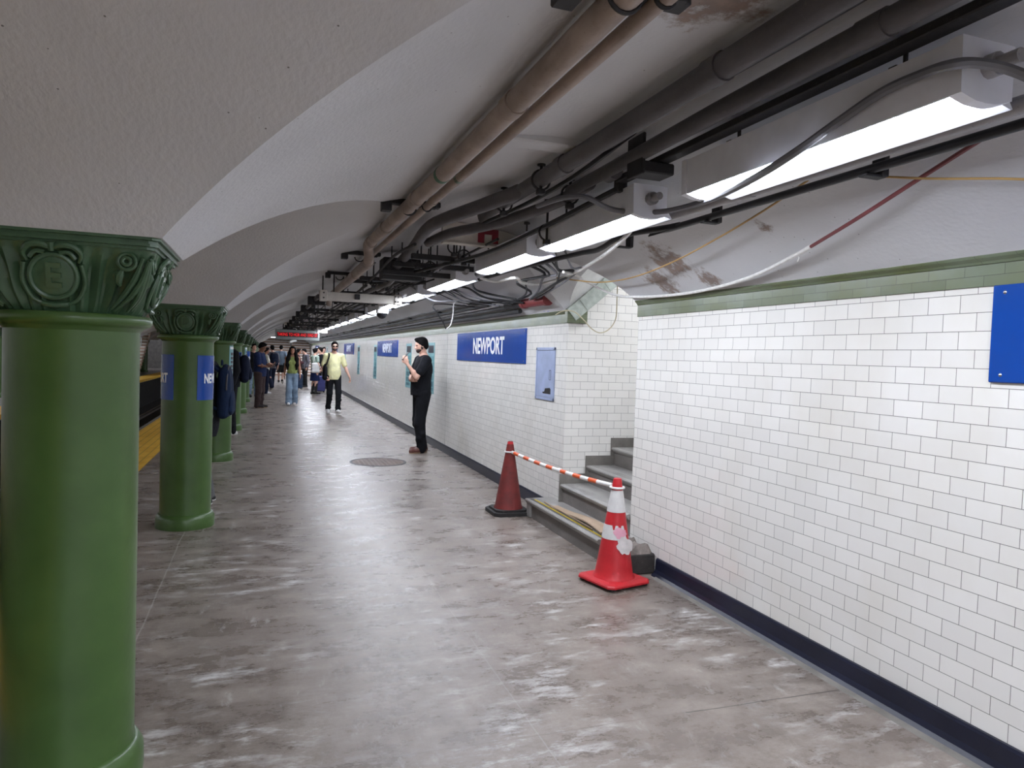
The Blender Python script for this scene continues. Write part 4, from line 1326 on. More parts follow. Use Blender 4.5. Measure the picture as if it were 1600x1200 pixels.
m = MB(); m.lathe([(.15, .045), (.142, .06)] + [(cr_(z), z) for z in np.linspace(.07, .66, 16)], 44); m.build('cone_body', M['cone_red'], c2, local=True)
m = MB(); m.lathe([(cr_(.655) + .001, .655), (.040, .66), (.040, .668), (.034, .67), (.035, .69), (.032, .715), (.027, .735), (.0, .738)], 28); m.build('tip', M['cone_red'], c2, local=True)
m = MB(); m.lathe([(cr_(z) + .003, z) for z in np.linspace(.505, .655, 8)], 44); m.build('upper_band', M['reflective'], c2, local=True)
m = MB()
n1, n2 = 26, 8; V = []
for i in range(n1 + 1):
    a = math.radians(130) + math.radians(150) * i / n1
    for k in range(n2 + 1):
        z = .32 + (.098 - .030 * (math.sin(i * 1.3) > .2) * (i > 12)) * k / n2
        V.append(((cr_(z) + .003) * math.cos(a), (cr_(z) + .003) * math.sin(a), z))
m.add(V, [(i * (n2 + 1) + k, (i + 1) * (n2 + 1) + k, (i + 1) * (n2 + 1) + k + 1, i * (n2 + 1) + k + 1) for i in range(n1) for k in range(n2)], True)
m.build('lower_band', M['reflective'], c2, local=True)


def patch(cang, zc, ra, rz_, mat, off=.005, seed=1, curl=.0):
    r_ = random.Random(seed); m = MB(); V = []; n = 22
    V.append(((cr_(zc) + off) * math.cos(cang), (cr_(zc) + off) * math.sin(cang), zc))
    for ring in (.5, 1.0):
        for k in range(n):
            t_ = 2 * PI * k / n; j = ring * (1 + (r_.uniform(-.22, .22) if ring > .9 else 0))
            z = zc + rz_ * j * math.sin(t_); a = cang + ra * j * math.cos(t_) / cr_(z)
            o_ = off + curl * ring * max(0, math.cos(t_))
            V.append(((cr_(z) + o_) * math.cos(a), (cr_(z) + o_) * math.sin(a), z))
    m.add(V, [(0, 1 + k, 1 + (k + 1) % n) for k in range(n)] + [(1 + k, 1 + n + k, 1 + n + (k + 1) % n, 1 + (k + 1) % n) for k in range(n)], True)
    return m


patch(-1.90, .368, .052, .034, M['pink'], .006, 4).build('pink_sticker', M['pink'], c2, local=True)
patch(-1.62, .285, .052, .060, M['paper'], .008, 6, .02).build('torn_paper', M['paper'], c2, local=True)
m = MB(); V = []
for (hh, z) in ((.190, .022), (.190, .034), (.182, .042), (.15, .05)):
    c_ = hh * .18
    V.append([(-hh + c_, -hh, z), (hh - c_, -hh, z), (hh, -hh + c_, z), (hh, hh - c_, z), (hh - c_, hh, z), (-hh + c_, hh, z), (-hh, hh - c_, z), (-hh, -hh + c_, z)])
m.add([p for r in V for p in r], [(i * 8 + k, i * 8 + (k + 1) % 8, i * 8 + 8 + (k + 1) % 8, i * 8 + 8 + k) for i in range(3) for k in range(8)] + [tuple(range(8))[::-1], tuple(range(24, 32))])
m.build('foot', M['cone_red'], c2, local=True)
for sx in (-1, 1):
    for sy in (-1, 0, 1):
        m = MB(); m.bbox(sx * .15 - .018, sx * .15 + .018, sy * .15 - .018, sy * .15 + .018, 0, .024, .004); m.build('rubber_stud', M['cone_black'], c2, local=True)
# striped bar
P0 = Vector((2.335, 6.62, .615)); P1 = Vector((2.345, 4.49, .672))
bar = thing('barrier_bar', 'white barrier bar with orange stripes linking the two traffic cones', 'bar', tuple((P0 + P1) / 2))


def bp(t):
    p = P0.lerp(P1, t); p = p.copy(); p.z -= .045 * 4 * t * (1 - t) * .5; return p


m = MB(); m.tube([bp(t) for t in np.linspace(0, 1, 25)], .0165, 12); m.build('tube', M['white_plastic'], bar)
for k in range(7):
    a = .03 + k * .1325
    m = MB(); m.tube([bp(a), bp(a + .03), bp(a + .065)], .0178, 12, caps=False); m.build('orange_stripe', M['orange'], bar)
m = MB(); t_ = .545; m.tube([bp(t_), bp(t_ + .03)], .021, 12); m.build('joint', M['white_plastic'], bar)
for P in (P0, P1):
    cx_, cy_ = (2.33, 6.68) if P is P0 else (2.345, 4.42)
    m = MB(); rr = .052 if P is P0 else .047
    for z in (-.006, .006):
        pass
    m.tube([(cx_ + rr * math.cos(a), cy_ + rr * math.sin(a), P.z) for a in np.linspace(0, 2 * PI, 25)], .008, 8, caps=False); m.build('end_ring', M['white_plastic'], bar)
mh = thing('manhole_cover', 'round iron cover let into the concrete near the man in black', 'manhole cover', (1.55, 10.15, 0))
m = MB(); m.lathe([(.40, -.02), (.40, .004), (.375, .006), (.372, .001), (.36, .001)], 48); m.build('rim', M['steel_dark'], mh, local=True)
m = MB(); m.lathe([(.362, .003), (0, .003)], 48)
for k in range(-5, 6):
    for j in range(-5, 6):
        if (k * .06) ** 2 + (j * .06) ** 2 < .33 ** 2: m.bbox(k * .06 - .02, k * .06 + .02, j * .06 - .02, j * .06 + .02, .002, .006, .002)
m.build('lid', M['iron'], mh, local=True)

# ------------------------------------------------------------------ stairs at the far end of the platforms
def far_stairs(x0, x1, y0, n, label, rails):
    root = thing('staircase', label, 'stairs', ((x0 + x1) / 2, y0, 0))
    for i in range(n):
        m = MB(); m.box(x0, x1, y0 + i * .28, y0 + (i + 1) * .28 + .02, max(0, i * .165 - .17), (i + 1) * .165 - .05); m.build('riser', M['stair_tan'], root)
        m = MB(); m.box(x0, x1, y0 + i * .28 - .02, y0 + (i + 1) * .28 + .01, (i + 1) * .165 - .05, (i + 1) * .165); m.build('tread', M['stair_white'], root)
    for xr in rails:
        m = MB(); s = .165 / .28
        m.tube([(xr, y0 - .1, .95), (xr, y0 + n * .28, .95 + n * .165)], .03, 8)
        for k in range(0, n, 4): m.tube([(xr, y0 + k * .28 + .1, k * .165 + .1), (xr, y0 + k * .28 + .1, k * .165 + 1.0)], .03, 6)
        m.build('handrail', M['chrome'], root)


far_stairs(-.6, 2.7, 45.2, 18, 'wide tan steps with pale edges closing the far end of the platform', (-.45, 1.5))
far_stairs(-9.0, -6.0, 39.5, 16, 'tan steps with pale edges rising on the opposite platform', (-6.2,))

# ------------------------------------------------------------------ people: smooth-union bodies meshed with surface nets
def sdf_mesh(prims, h, clips=()):
    """prims: (kind, data, k, op); kind 'c' capsule (a,b,ra,rb), 'e' ellipsoid (c,r,Rot) ; op '+' or '-' ; clips: (normal, offset) keep n.p < offset"""
    lo = np.full(3, 9e9); hi = -lo
    bbs = []
    for kind, d, k, op in prims:
        if kind == 'c':
            a, b, ra, rb = d; a = np.array(a, float); b = np.array(b, float)
            l = np.minimum(a - ra, b - rb); u = np.maximum(a + ra, b + rb)
        else:
            c, r, R = d; r_ = np.abs(np.array(R) @ np.diag(r)).sum(1) if R is not None else np.array(r, float)
            l = np.array(c) - r_; u = np.array(c) + r_
        bbs.append((l, u))
        if op == '+': lo = np.minimum(lo, l); hi = np.maximum(hi, u)
    lo -= 3 * h; hi += 3 * h
    n = np.ceil((hi - lo) / h).astype(int) + 1
    D = np.full(n, 0.2, np.float32)
    ax = [lo[i] + h * np.arange(n[i]) for i in range(3)]
    for (kind, d, k, op), (l, u) in zip(prims, bbs):
        pad = max(.05, 1.5 * k)
        i0 = np.maximum(0, np.floor((l - pad - lo) / h).astype(int)); i1 = np.minimum(n, np.ceil((u + pad - lo) / h).astype(int) + 1)
        sl = tuple(slice(i0[i], i1[i]) for i in range(3))
        X = ax[0][sl[0]][:, None, None]; Y = ax[1][sl[1]][None, :, None]; Z = ax[2][sl[2]][None, None, :]
        if kind == 'c':
            a, b, ra, rb = d; a = np.array(a, float); b = np.array(b, float); v = b - a; L2 = max(v @ v, 1e-9)
            px, py, pz = X - a[0], Y - a[1], Z - a[2]
            t = np.clip((px * v[0] + py * v[1] + pz * v[2]) / L2, 0, 1)
            q = np.sqrt((px - t * v[0]) ** 2 + (py - t * v[1]) ** 2 + (pz - t * v[2]) ** 2) - (ra + (rb - ra) * t)
        else:
            c, r, R = d; px, py, pz = X - c[0], Y - c[1], Z - c[2]
            if R is not None:
                R = np.array(R); px, py, pz = (R[0, 0] * px + R[1, 0] * py + R[2, 0] * pz, R[0, 1] * px + R[1, 1] * py + R[2, 1] * pz, R[0, 2] * px + R[1, 2] * py + R[2, 2] * pz)
            k0 = np.sqrt((px / r[0]) ** 2 + (py / r[1]) ** 2 + (pz / r[2]) ** 2)
            k1 = np.sqrt((px / r[0] ** 2) ** 2 + (py / r[1] ** 2) ** 2 + (pz / r[2] ** 2) ** 2) + 1e-9
            q = k0 * (k0 - 1) / k1
        cur = D[sl]
        if op == '+':
            hh = np.clip(.5 + .5 * (cur - q) / k, 0, 1)
            D[sl] = cur + (q - cur) * hh - k * hh * (1 - hh)
        else:
            hh = np.clip(.5 - .5 * (cur + q) / k, 0, 1)
            D[sl] = cur + (-q - cur) * hh + k * hh * (1 - hh)
    for nrm, off in clips:
        pl = nrm[0] * ax[0][:, None, None] + nrm[1] * ax[1][None, :, None] + nrm[2] * ax[2][None, None, :] - off
        D = np.maximum(D, pl)
    S = D < 0
    cells = tuple(m - 1 for m in n)
    acc = np.zeros(cells + (3,), np.float32); cnt = np.zeros(cells, np.float32)
    for axis in range(3):
        o = [i for i in range(3) if i != axis]
        for da in (0, 1):
            for db in (0, 1):
                s0 = [None] * 3; s1 = [None] * 3
                s0[axis] = slice(0, -1); s1[axis] = slice(1, None)
                for q, dd in ((o[0], da), (o[1], db)):
                    s0[q] = s1[q] = slice(dd, n[q] - 1 + dd)
                A = D[tuple(s0)]; B = D[tuple(s1)]
                ch_ = (A < 0) != (B < 0)
                t = np.where(ch_, A / np.where(ch_, A - B, 1), 0)
                acc[..., axis] += np.where(ch_, t, 0); acc[..., o[0]] += ch_ * da; acc[..., o[1]] += ch_ * db
                cnt += ch_
    act = cnt > 0
    idx = np.full(cells, -1, int); idx[act] = np.arange(act.sum())
    ijk = np.argwhere(act)
    V = lo + h * (ijk + acc[act] / cnt[act][:, None])
    F = []
    for axis in range(3):
        o = [(axis + 1) % 3, (axis + 2) % 3]
        s0 = [slice(1, -1)] * 3; s1 = [slice(1, -1)] * 3
        s0[axis] = slice(0, -1); s1[axis] = slice(1, None)
        A = S[tuple(s0)]; B = S[tuple(s1)]
        e = np.argwhere(A != B)
        if not len(e): continue
        inside = A[tuple(e.T)]
        base = e.copy(); base[:, o[0]] += 1; base[:, o[1]] += 1
        def cell(d0, d1):
            c = base.copy(); c[:, o[0]] -= d0; c[:, o[1]] -= d1
            return idx[c[:, 0], c[:, 1], c[:, 2]]
        q = np.stack([cell(1, 1), cell(0, 1), cell(0, 0), cell(1, 0)], 1)
        q[~inside] = q[~inside][:, ::-1]
        F.append(q)
    F = np.concatenate(F)
    F = F[(F >= 0).all(1)]
    return V, F


def sdf_obj(name, prims, h, mat, parent, scale=1.0, clips=()):
    V, F = sdf_mesh(prims, h, clips)
    me = bpy.data.meshes.new(name)
    me.from_pydata((V * scale).tolist(), [], F.tolist())
    me.polygons.foreach_set('use_smooth', [True] * len(F))
    me.update(); me.materials.append(mat)
    o = bpy.data.objects.new(name, me); C.objects.link(o); o.parent = parent
    return o


def nv(v): v = np.array(v, float); return v / np.linalg.norm(v)


def hand(w, d, nrm, thumb, s=1.0, curl=.5):
    """w wrist, d direction of the hand, nrm palm normal (fingers curl towards it), thumb: +1/-1 side along cross(d, nrm)"""
    w = np.array(w, float); d = nv(d); nrm = np.array(nrm, float); nrm = nv(nrm - d * (nrm @ d)); sd = np.cross(d, nrm)
    P = []
    R = np.stack([sd, d, nrm], 1)
    P.append(('e', (w + d * .048 * s, (.041 * s, .056 * s, .017 * s), R), .012, '+'))
    for i, (off, L, r) in enumerate(((-.030, .068, .0088), (-.010, .080, .0092), (.010, .084, .0094), (.030, .076, .0092))):
        off = off * thumb
        p = w + d * (.088 - .006 * (i == 0)) * s + sd * off * s
        ang = 0; seg = (.45, .32, .23)
        dir0 = nv(d + sd * off * 1.6)
        for j, q in enumerate(seg):
            ang += curl * (.8 + .12 * (3 - i)) * (.75 if j == 0 else 1.0)
            dd = dir0 * math.cos(ang) + nrm * math.sin(ang)
            p2 = p + dd * L * q * s * 1.05
            P.append(('c', (p, p2, r * s * (1 - .08 * j), r * s * (1 - .08 * (j + 1))), .004, '+'))
            p = p2
    b = w + d * .025 * s + sd * .028 * thumb * s
    p1 = b + (d * .55 + sd * thumb * .75 + nrm * .30) * .042 * s
    p2 = p1 + nv(d * .85 + sd * thumb * (.35 - .5 * curl) + nrm * .45) * .034 * s
    p3 = p2 + nv(d * .9 + sd * thumb * (.1 - .6 * curl) + nrm * .4) * .026 * s
    P += [('c', (b, p1, .014 * s, .0115 * s), .008, '+'), ('c', (p1, p2, .0112 * s, .0100 * s), .004, '+'), ('c', (p2, p3, .0100 * s, .0082 * s), .004, '+')]
    return P


def rotx(a): return np.array([[1, 0, 0], [0, math.cos(a), -math.sin(a)], [0, math.sin(a), math.cos(a)]])
def rotz(a): return np.array([[math.cos(a), -math.sin(a), 0], [math.sin(a), math.cos(a), 0], [0, 0, 1]])


SKIN = {'fair': simple('fair_skin', (214, 168, 148), .55, 0, .06, 5), 'tan': simple('tan_skin', (168, 118, 94), .55, 0, .06, 5), 'brown': simple('brown_skin', (120, 80, 62), .55, 0, .06, 5)}
BEARD = simple('dark_brown_beard', (58, 42, 38), .7, 0, .3, 60)
HAIRM = simple('dark_hair', (17, 15, 16), .8, 0, .3, 40, .5, 120, .15)
EYEM = simple('dark_eye', (22, 18, 18), .2)
LIPM = simple('lips', (150, 88, 82), .5)

DEF = dict(pel=(0, 0, .97), che=(0, -.015, 1.31), nek=(0, -.02, 1.50), head=(0, .022, 1.685),
           hR=(.092, 0, .93), hL=(-.092, 0, .93), kR=(.105, .015, .51), kL=(-.105, .015, .51), aR=(.11, -.02, .085), aL=(-.11, -.02, .085),
           sR=(.185, -.02, 1.445), sL=(-.185, -.02, 1.445), eR=(.245, -.04, 1.16), eL=(-.245, -.04, 1.16), wR=(.25, .03, .90), wL=(-.25, .03, .90),
           tR=None, tL=None, hdR=None, hdL=None, hnR=None, hnL=None, cR=.35, cL=.35, hp=0.0, hy=0.0, bulk=1.0, fem=False)


def person(label, loc, yaw, H, pose, skin, outfit, hair='short', h=.010, extras=(), beard=False):
    """local frame: facing +y, x to the person's right; 1.80 m tall before scaling"""
    J = dict(DEF); J.update(pose)
    g = lambda k: np.array(J[k], float)
    s = H / 1.8; h_ = h / s
    root = thing('person', label, 'person', loc, yaw)
    bk = J['bulk']; fem = J['fem']
    sw = .93 if fem else 1.0
    B = []
    pel, che, nek, hc = g('pel'), g('che'), g('nek'), g('head')
    mid = pel * .55 + che * .45
    B += [('e', (che, (.158 * bk * sw, .108 * bk, .20), None), .06, '+'), ('e', (mid + (0, .01, 0), (.132 * bk * sw, .100 * bk, .17), None), .06, '+'),
          ('e', (pel, (.160 * bk, .115 * bk, .125), None), .06, '+')]
    if fem:
        for sx in (-1, 1): B.append(('e', (che + (sx * .07, .085, -.01), (.06, .055, .06), None), .03, '+'))
    B += [('c', (g('sR'), che + (0, -.01, .165), .055, .07), .05, '+'), ('c', (g('sL'), che + (0, -.01, .165), .055, .07), .05, '+')]
    B += [('c', (nek - (0, 0, .03), hc - (0, .03, .085), .060 * sw, .052 * sw), .03, '+')]
    for q in 'RL':
        sh, e, w = g('s' + q), g('e' + q), g('w' + q)
        B += [('c', (sh, e, .052 * bk * sw, .039 * sw), .03, '+'), ('c', (e, w, .039 * sw, .025 * sw), .015, '+'), ('e', (e * .72 + w * .28, (.038, .038, .06), None), .02, '+')]
        hd = J['hd' + q]; hd = nv(w - e) if hd is None else nv(hd)
        hn = J['hn' + q]; hn = np.array([-1.0 if q == 'R' else 1.0, .1, 0]) if hn is None else np.array(hn, float)
        # thumb side: forward for a hanging hand
        sd = np.cross(hd, nv(hn - hd * (hn @ hd)))
        th = J.get('th' + q, None)
        if th is None: th = 1 if sd[1] > 0 else -1
        B += hand(w, hd, hn, th, .98 if not fem else .9, J['c' + q])
        hp_, k, a = g('h' + q), g('k' + q), g('a' + q)
        t = J['t' + q]; t = np.array([a[0] + (.02 if q == 'R' else -.02), a[1] + .17, .03]) if t is None else np.array(t, float)
        B += [('c', (hp_, k, .088 * bk, .056), .05, '+'), ('c', (k, a, .052, .036), .03, '+'), ('e', (k * .68 + a * .32 + (0, -.022, 0), (.047, .050, .12), None), .03, '+')]
        heel = a + nv(a - t) * .045 * np.array([1, 1, 0]) + (0, 0, -.045)
        B += [('c', (heel, t, .034, .030), .03, '+'), ('c', (a, heel * .5 + t * .5 + (0, 0, .01), .036, .036), .03, '+')]
        J['heel' + q] = heel; J['toe' + q] = t
    # head
    R = rotz(J['hy']) @ rotx(J['hp'])
    T = lambda p: hc + R @ np.array(p, float)
    E = lambda p, r, k=.02, op='+': ('e', (T(p), r, R), k, op)
    hs = .96 if fem else 1.0
    B += [E((0, -.012, .028), (.074 * hs, .094 * hs, .088 * hs), .03), E((0, .030, -.045), (.056 * hs, .062, .062), .035), E((0, .062, -.088), (.026, .024, .022), .03),
          E((0, .072, .022), (.052, .018, .014), .02), E((-.030, .066, -.022), (.02, .02, .018), .02), E((.030, .066, -.022), (.02, .02, .018), .02)]
    for sx in (-1, 1):
        B += [E((sx * .031, .094, .004), (.016, .012, .010), .012, '-'), E((sx * .074 * hs, -.002, -.008), (.009, .018, .030), .008), E((sx * .080, .004, -.004), (.004, .009, .015), .004, '-')]
    B += [('c', (T((0, .086, .008)), T((0, .108, -.026)), .008, .0125), .010, '+'), E((-.012, .098, -.030), (.009, .010, .008), .006), E((.012, .098, -.030), (.009, .010, .008), .006),
          E((0, .084, -.054), (.022, .012, .006), .006), E((0, .082, -.067), (.019, .012, .007), .006)]
    body = sdf_obj('body', B, h_, SKIN[skin], root, s)
    fine = max(.006, h_ * .6)
    for sx in (-1, 1):
        e = sdf_obj('eye', [E((sx * .031, .082, .003), (.014, .011, .0085), .004)], .003, EYEM, body, s)
    sdf_obj('mouth', [E((0, .090, -.0605), (.021, .010, .006), .004)], .0035, LIPM, body, s)
    # hair
    Hh = []
    if hair in ('short', 'cap', 'bun', 'long'):
        Hh = [E((0, -.020, .040), (.082 * hs, .098 * hs, .088 * hs), .01), E((0, -.060, -.02), (.068, .056, .062), .03), E((0, .050, .100), (.055, .040, .026), .03),
              E((-.070, -.01, .012), (.014, .028, .05), .015), E((.070, -.01, .012), (.014, .028, .05), .015)]
        Hh += [E((0, .118, .005), (.060, .062, .072), .012, '-'), E((0, .06, -.09), (.08, .08, .07), .01, '-')]
    if hair == 'long':
        for sx in (-1, 1):
            a0 = T((sx * .055, .0, .05)); 
            b0 = T((sx * .088, .0, -.08))
            Hh += [('c', (a0, b0, .040, .046), .03, '+'), ('c', (b0, (sx * .125, .045, 1.42), .048, .060), .04, '+'), ('c', ((sx * .125, .045, 1.42), (sx * .140, .100, 1.24), .062, .052), .04, '+'),
                   ('c', ((sx * .140, .100, 1.24), (sx * .125, .118, 1.10), .050, .020), .04, '+')]
        Hh += [('c', (T((0, -.07, .0)), (0, -.12, 1.30), .07, .075), .04, '+')]
    if hair == 'bun':
        Hh += [E((0, -.115, .05), (.04, .04, .04), .02)]
    if hair == 'tail':
        pass
    if Hh: sdf_obj('hair', Hh, fine, HAIRM, body, s)
    if beard:
        sdf_obj('beard', [E((0, .040, -.066), (.056, .058, .042), .02), E((0, .068, -.092), (.028, .024, .021), .02), E((-.058, .012, -.03), (.010, .02, .04), .01), E((.058, .012, -.03), (.010, .02, .04), .01),
                          E((0, .105, -.0605), (.022, .02, .007), .006, '-'), E((0, .10, -.02), (.05, .06, .026), .01, '-')], fine, BEARD, body, s)
    # clothes
    for gname, kind, mat, par in outfit:
        P = []; clips = []
        if kind in ('tee', 'tank', 'jacket'):
            ee = par.get('loose', .018)
            P += [('e', (che, (.158 * bk * sw + ee, .108 * bk + ee, .205), None), .05, '+'), ('e', (mid + (0, .012, -.03), (.138 * bk * sw + ee * 1.3, .104 * bk + ee * 1.4, .24), None), .06, '+'),
                  ('e', (pel + (0, .002, -.04), (.158 * bk + ee, .116 * bk + ee, .34), None), .05, '+')]
            if fem:
                for sx in (-1, 1): P.append(('e', (che + (sx * .07, .088, -.01), (.066, .060, .066), None), .03, '+'))
            slv = par.get('sleeve', .62)
            sr = .05 if kind != 'tank' else .04
            for q in 'RL':
                sh, e, w = g('s' + q), g('e' + q), g('w' + q)
                P += [('c', (sh * (.85 if kind == 'tank' else 1) + che * (.15 if kind == 'tank' else 0), che + (0, -.01, .15), sr + ee * .75, .072 + ee * .5), .04, '+')]
                if kind != 'tank':
                    P += [('c', (sh, sh + (e - sh) * min(1, slv), .054 * bk + ee * .7, .048 + ee * .9), .025, '+')]
                    if slv > 1: P += [('c', (e, e + (w - e) * (slv - 1), .046 + ee, .034 + ee), .02, '+')]
            # rumples
            rr = random.Random(hash(label) % 1000 if False else len(label))
            for i in range(10):
                z = rr.uniform(.95, 1.3); a = rr.uniform(-PI, PI)
                c0 = np.array((.15 * math.cos(a), .11 * math.sin(a), z)) + np.array((pel[0], pel[1], 0)); c1 = c0 + np.array((rr.uniform(-.06, .06), rr.uniform(-.03, .03), rr.uniform(-.1, .1)))
                P.append(('c', (c0, c1, .018, .008), .03, '+'))
            clips.append(((0, 0, -1), -par.get('hem', .84)))
            P.append(('c', (nek + (0, .01, .012), nek + (0, .015, .12), .070 if par.get('neck', 1) else .05, .085), .008, '-'))
            if par.get('neck', 1) == 2: P.pop(); P.append(('c', (nek + (0, .02, .035), nek + (0, .02, .14), .062, .075), .008, '-'))
        if kind in ('pants', 'shorts'):
            w0, w1, w2 = par.get('w', (.098, .072, .060))
            P += [('e', (pel + (0, -.005, -.01), (.170 * bk, .125 * bk, .12), None), .05, '+')]
            for q in 'RL':
                hp_, k, a = g('h' + q), g('k' + q), g('a' + q)
                P += [('c', (hp_, k, w0 * bk, w1), .04, '+')]
                if kind == 'pants':
                    P += [('c', (k, a + (0, 0, par.get('cuff', -.02)), w1, w2), .03, '+')]
                    rr = random.Random(len(label) + 3)
                    for i in range(5):
                        t = rr.uniform(.1, .95); c0 = k + (a - k) * t; c0 = c0 + np.array((rr.uniform(-.03, .03), rr.uniform(-.03, .03), 0)); P.append(('c', (c0 + (-.025, .02, .012), c0 + (.025, .025, -.012), w2 * .62, w2 * .52), .03, '+'))
            clips.append(((0, 0, 1), par.get('waist', 1.03)))
            if kind == 'shorts': clips.append(((0, 0, -1), -par.get('hem', .50)))
        if kind == 'skirt':
            P += [('e', (pel, (.170, .125, .13), None), .05, '+'), ('c', (pel + (0, 0, -.05), (pel[0], pel[1] + .01, .55), .15, .19), .06, '+')]
            clips += [((0, 0, 1), 1.04), ((0, 0, -1), -.52)]
        if kind in ('shoes', 'boots'):
            for q in 'RL':
                a = g('a' + q); t = J['toe' + q]; he = J['heel' + q]
                PP = [('c', (he + (0, 0, -.002), t + (0, 0, .004), .042, .040), .02, '+'), ('c', (a + (0, 0, -.01), he * .45 + t * .55 + (0, 0, .012), .048, .040), .03, '+'), ('c', (a + (0, 0, .01), a + (0, 0, -.02), .046, .05), .02, '+')]
                if kind == 'boots': PP += [('c', (a, a + (g('k' + q) - a) * .72, .052, .062), .02, '+')]
                foot = nv((t - he) * np.array((1, 1, 1)))
                zmin = min(he[2], t[2]) - .036
                cl = []
                dn = np.array((0, 0, -1.0)); dn = nv(dn - foot * (dn @ foot))
                cl.append((tuple(dn), float(dn @ he + .034)))
                so = sdf_obj(gname, PP, max(h_ * .8, .007), mat, root, s, cl)
                if par.get('sole') is not None:
                    cl2 = [(tuple(dn), float(dn @ he + .036)), (tuple(-dn), float(-(dn @ he) - .016))]
                    sdf_obj('sole', [('c', (he, t, .047, .044), .02, '+')], max(h_ * .7, .006), par['sole'], so, s, cl2)
            continue
        if P: sdf_obj(gname, P, max(h_ * 1.0, .007), mat, root, s, clips)
    root['_s'] = s
    del root['_s']
    return root, body, (lambda p: Vector(loc) + Matrix.Rotation(yaw, 3, 'Z') @ Vector(tuple(np.array(p, float) * s))), T


CL = {'black': cloth('black_cotton', (26, 27, 32)), 'navy': cloth('navy_cotton', (34, 45, 80)), 'yellow': cloth('pale_yellow_cotton', (230, 226, 176)), 'green': cloth('lime_green_knit', (146, 158, 96)),
      'jeans': cloth('light_denim', (128, 148, 170), .3), 'brown': cloth('dark_brown_twill', (62, 50, 50)), 'white': cloth('off_white_cotton', (220, 218, 206)), 'greyblue': cloth('grey_blue_cotton', (128, 146, 166)),
      'char': cloth('charcoal_cloth', (50, 52, 54)), 'dnavy': cloth('dark_navy_cloth', (26, 32, 52)), 'pack': cloth('navy_nylon', (22, 36, 62)), 'skirt': cloth('navy_skirt_cloth', (34, 44, 84)), 'plaid': cloth('grey_plaid', (106, 104, 112), .4),
      'mint': cloth('pale_mint_cotton', (176, 196, 182)), 'dred': cloth('dark_maroon_cloth', (74, 40, 46)), 'grey': cloth('grey_cloth', (96, 96, 96))}
SH = {'brown': simple('brown_leather', (96, 54, 46), .45), 'white': simple('white_leather', (224, 222, 222), .5), 'black': simple('black_leather', (28, 27, 28), .4), 'tan': simple('tan_sole', (184, 156, 128), .7), 'wsole': simple('white_rubber_sole', (220, 218, 216), .6),
      'dk': simple('dark_canvas', (44, 38, 40), .7)}


def phone(loc, R, label, s=1.0):
    root = thing('phone', label, 'phone', loc)
    m = MB(); m.bbox(-.037, .037, -.0045, .0045, -.078, .078, .004); m.xform(R.to_4x4()); m.build('phone_body', M['steel_black'], root, local=True)
    m = MB(); m.box(-.034, .034, .0046, .0052, -.073, .073); m.xform(R.to_4x4()); m.build('screen', simple('phone_screen', (60, 70, 90), .1), root, local=True)
    return root


def backpack(loc, yaw, label, mat, s=1.0, straps=True, dp=1.0, tilt=0.0):
    """back panel at local y=0, bag extends to -y"""
    root = thing('backpack', label, 'backpack', loc, yaw)
    Rm = rotx(tilt)
    e = lambda c, r, k=.03, op='+': ('e', (Rm @ np.array(c), r, Rm), k, op)
    c_ = lambda a, b, ra, rb, k=.03: ('c', (Rm @ np.array(a), Rm @ np.array(b), ra, rb), k, '+')
    P = [e((0, -.10 * dp, 0), (.155 * s, .105 * dp, .24 * s), .05)]
    for sx in (-1, 1):
        P += [c_((sx * .10 * s, -.09 * dp, -.19 * s), (sx * .085 * s, -.09 * dp, .16 * s), .075 * dp, .065 * dp, .05)]
    sdf_obj('bag_body', P, .012, mat, root)
    sdf_obj('front_pocket', [e((0, -.185 * dp, -.09 * s), (.115 * s, .05 * dp, .12 * s), .04), c_((-.08 * s, -.175 * dp, -.16 * s), (.08 * s, -.175 * dp, -.16 * s), .04 * dp, .04 * dp)], .010, mat, root)
    m = MB(); z_ = .10 * s
    m.tube([tuple(Rm @ np.array((.148 * s * math.cos(a), -.118 * dp - .02, .02 + .205 * s * math.sin(a)))) for a in np.linspace(.0, PI, 17)], .008, 6); m.build('zip', M['steel_dark'], root, local=True)
    m = MB(); m.tube([tuple(Rm @ np.array(p)) for p in ((-.03, -.03, .225 * s), (-.02, -.03, .265 * s), (.02, -.03, .265 * s), (.03, -.03, .225 * s))], .008, 6, subdiv=3); m.build('grab_handle', mat, root, local=True)
    if straps:
        for sx in (-1, 1):
            m = MB(); m.tube([tuple(np.array(p)) for p in ((sx * .08, -.02, .20), (sx * .095, .05, .245), (sx * .105, .155, .20), (sx * .115, .185, .05), (sx * .13, .13, -.10), (sx * .12, -.01, -.17))], .016, 8, subdiv=4); m.build('shoulder_strap', mat, root, local=True)
    return root


WALK_R = dict(kR=(.10, .16, .56), aR=(.10, .26, .12), tR=(.11, .42, .10), kL=(-.10, -.02, .53), aL=(-.10, -.30, .16), tL=(-.11, -.17, .04))
WALK_L = dict(kL=(-.10, .16, .56), aL=(-.10, .26, .12), tL=(-.11, .42, .10), kR=(.10, -.02, .53), aR=(.10, -.30, .16), tR=(.11, -.17, .04))

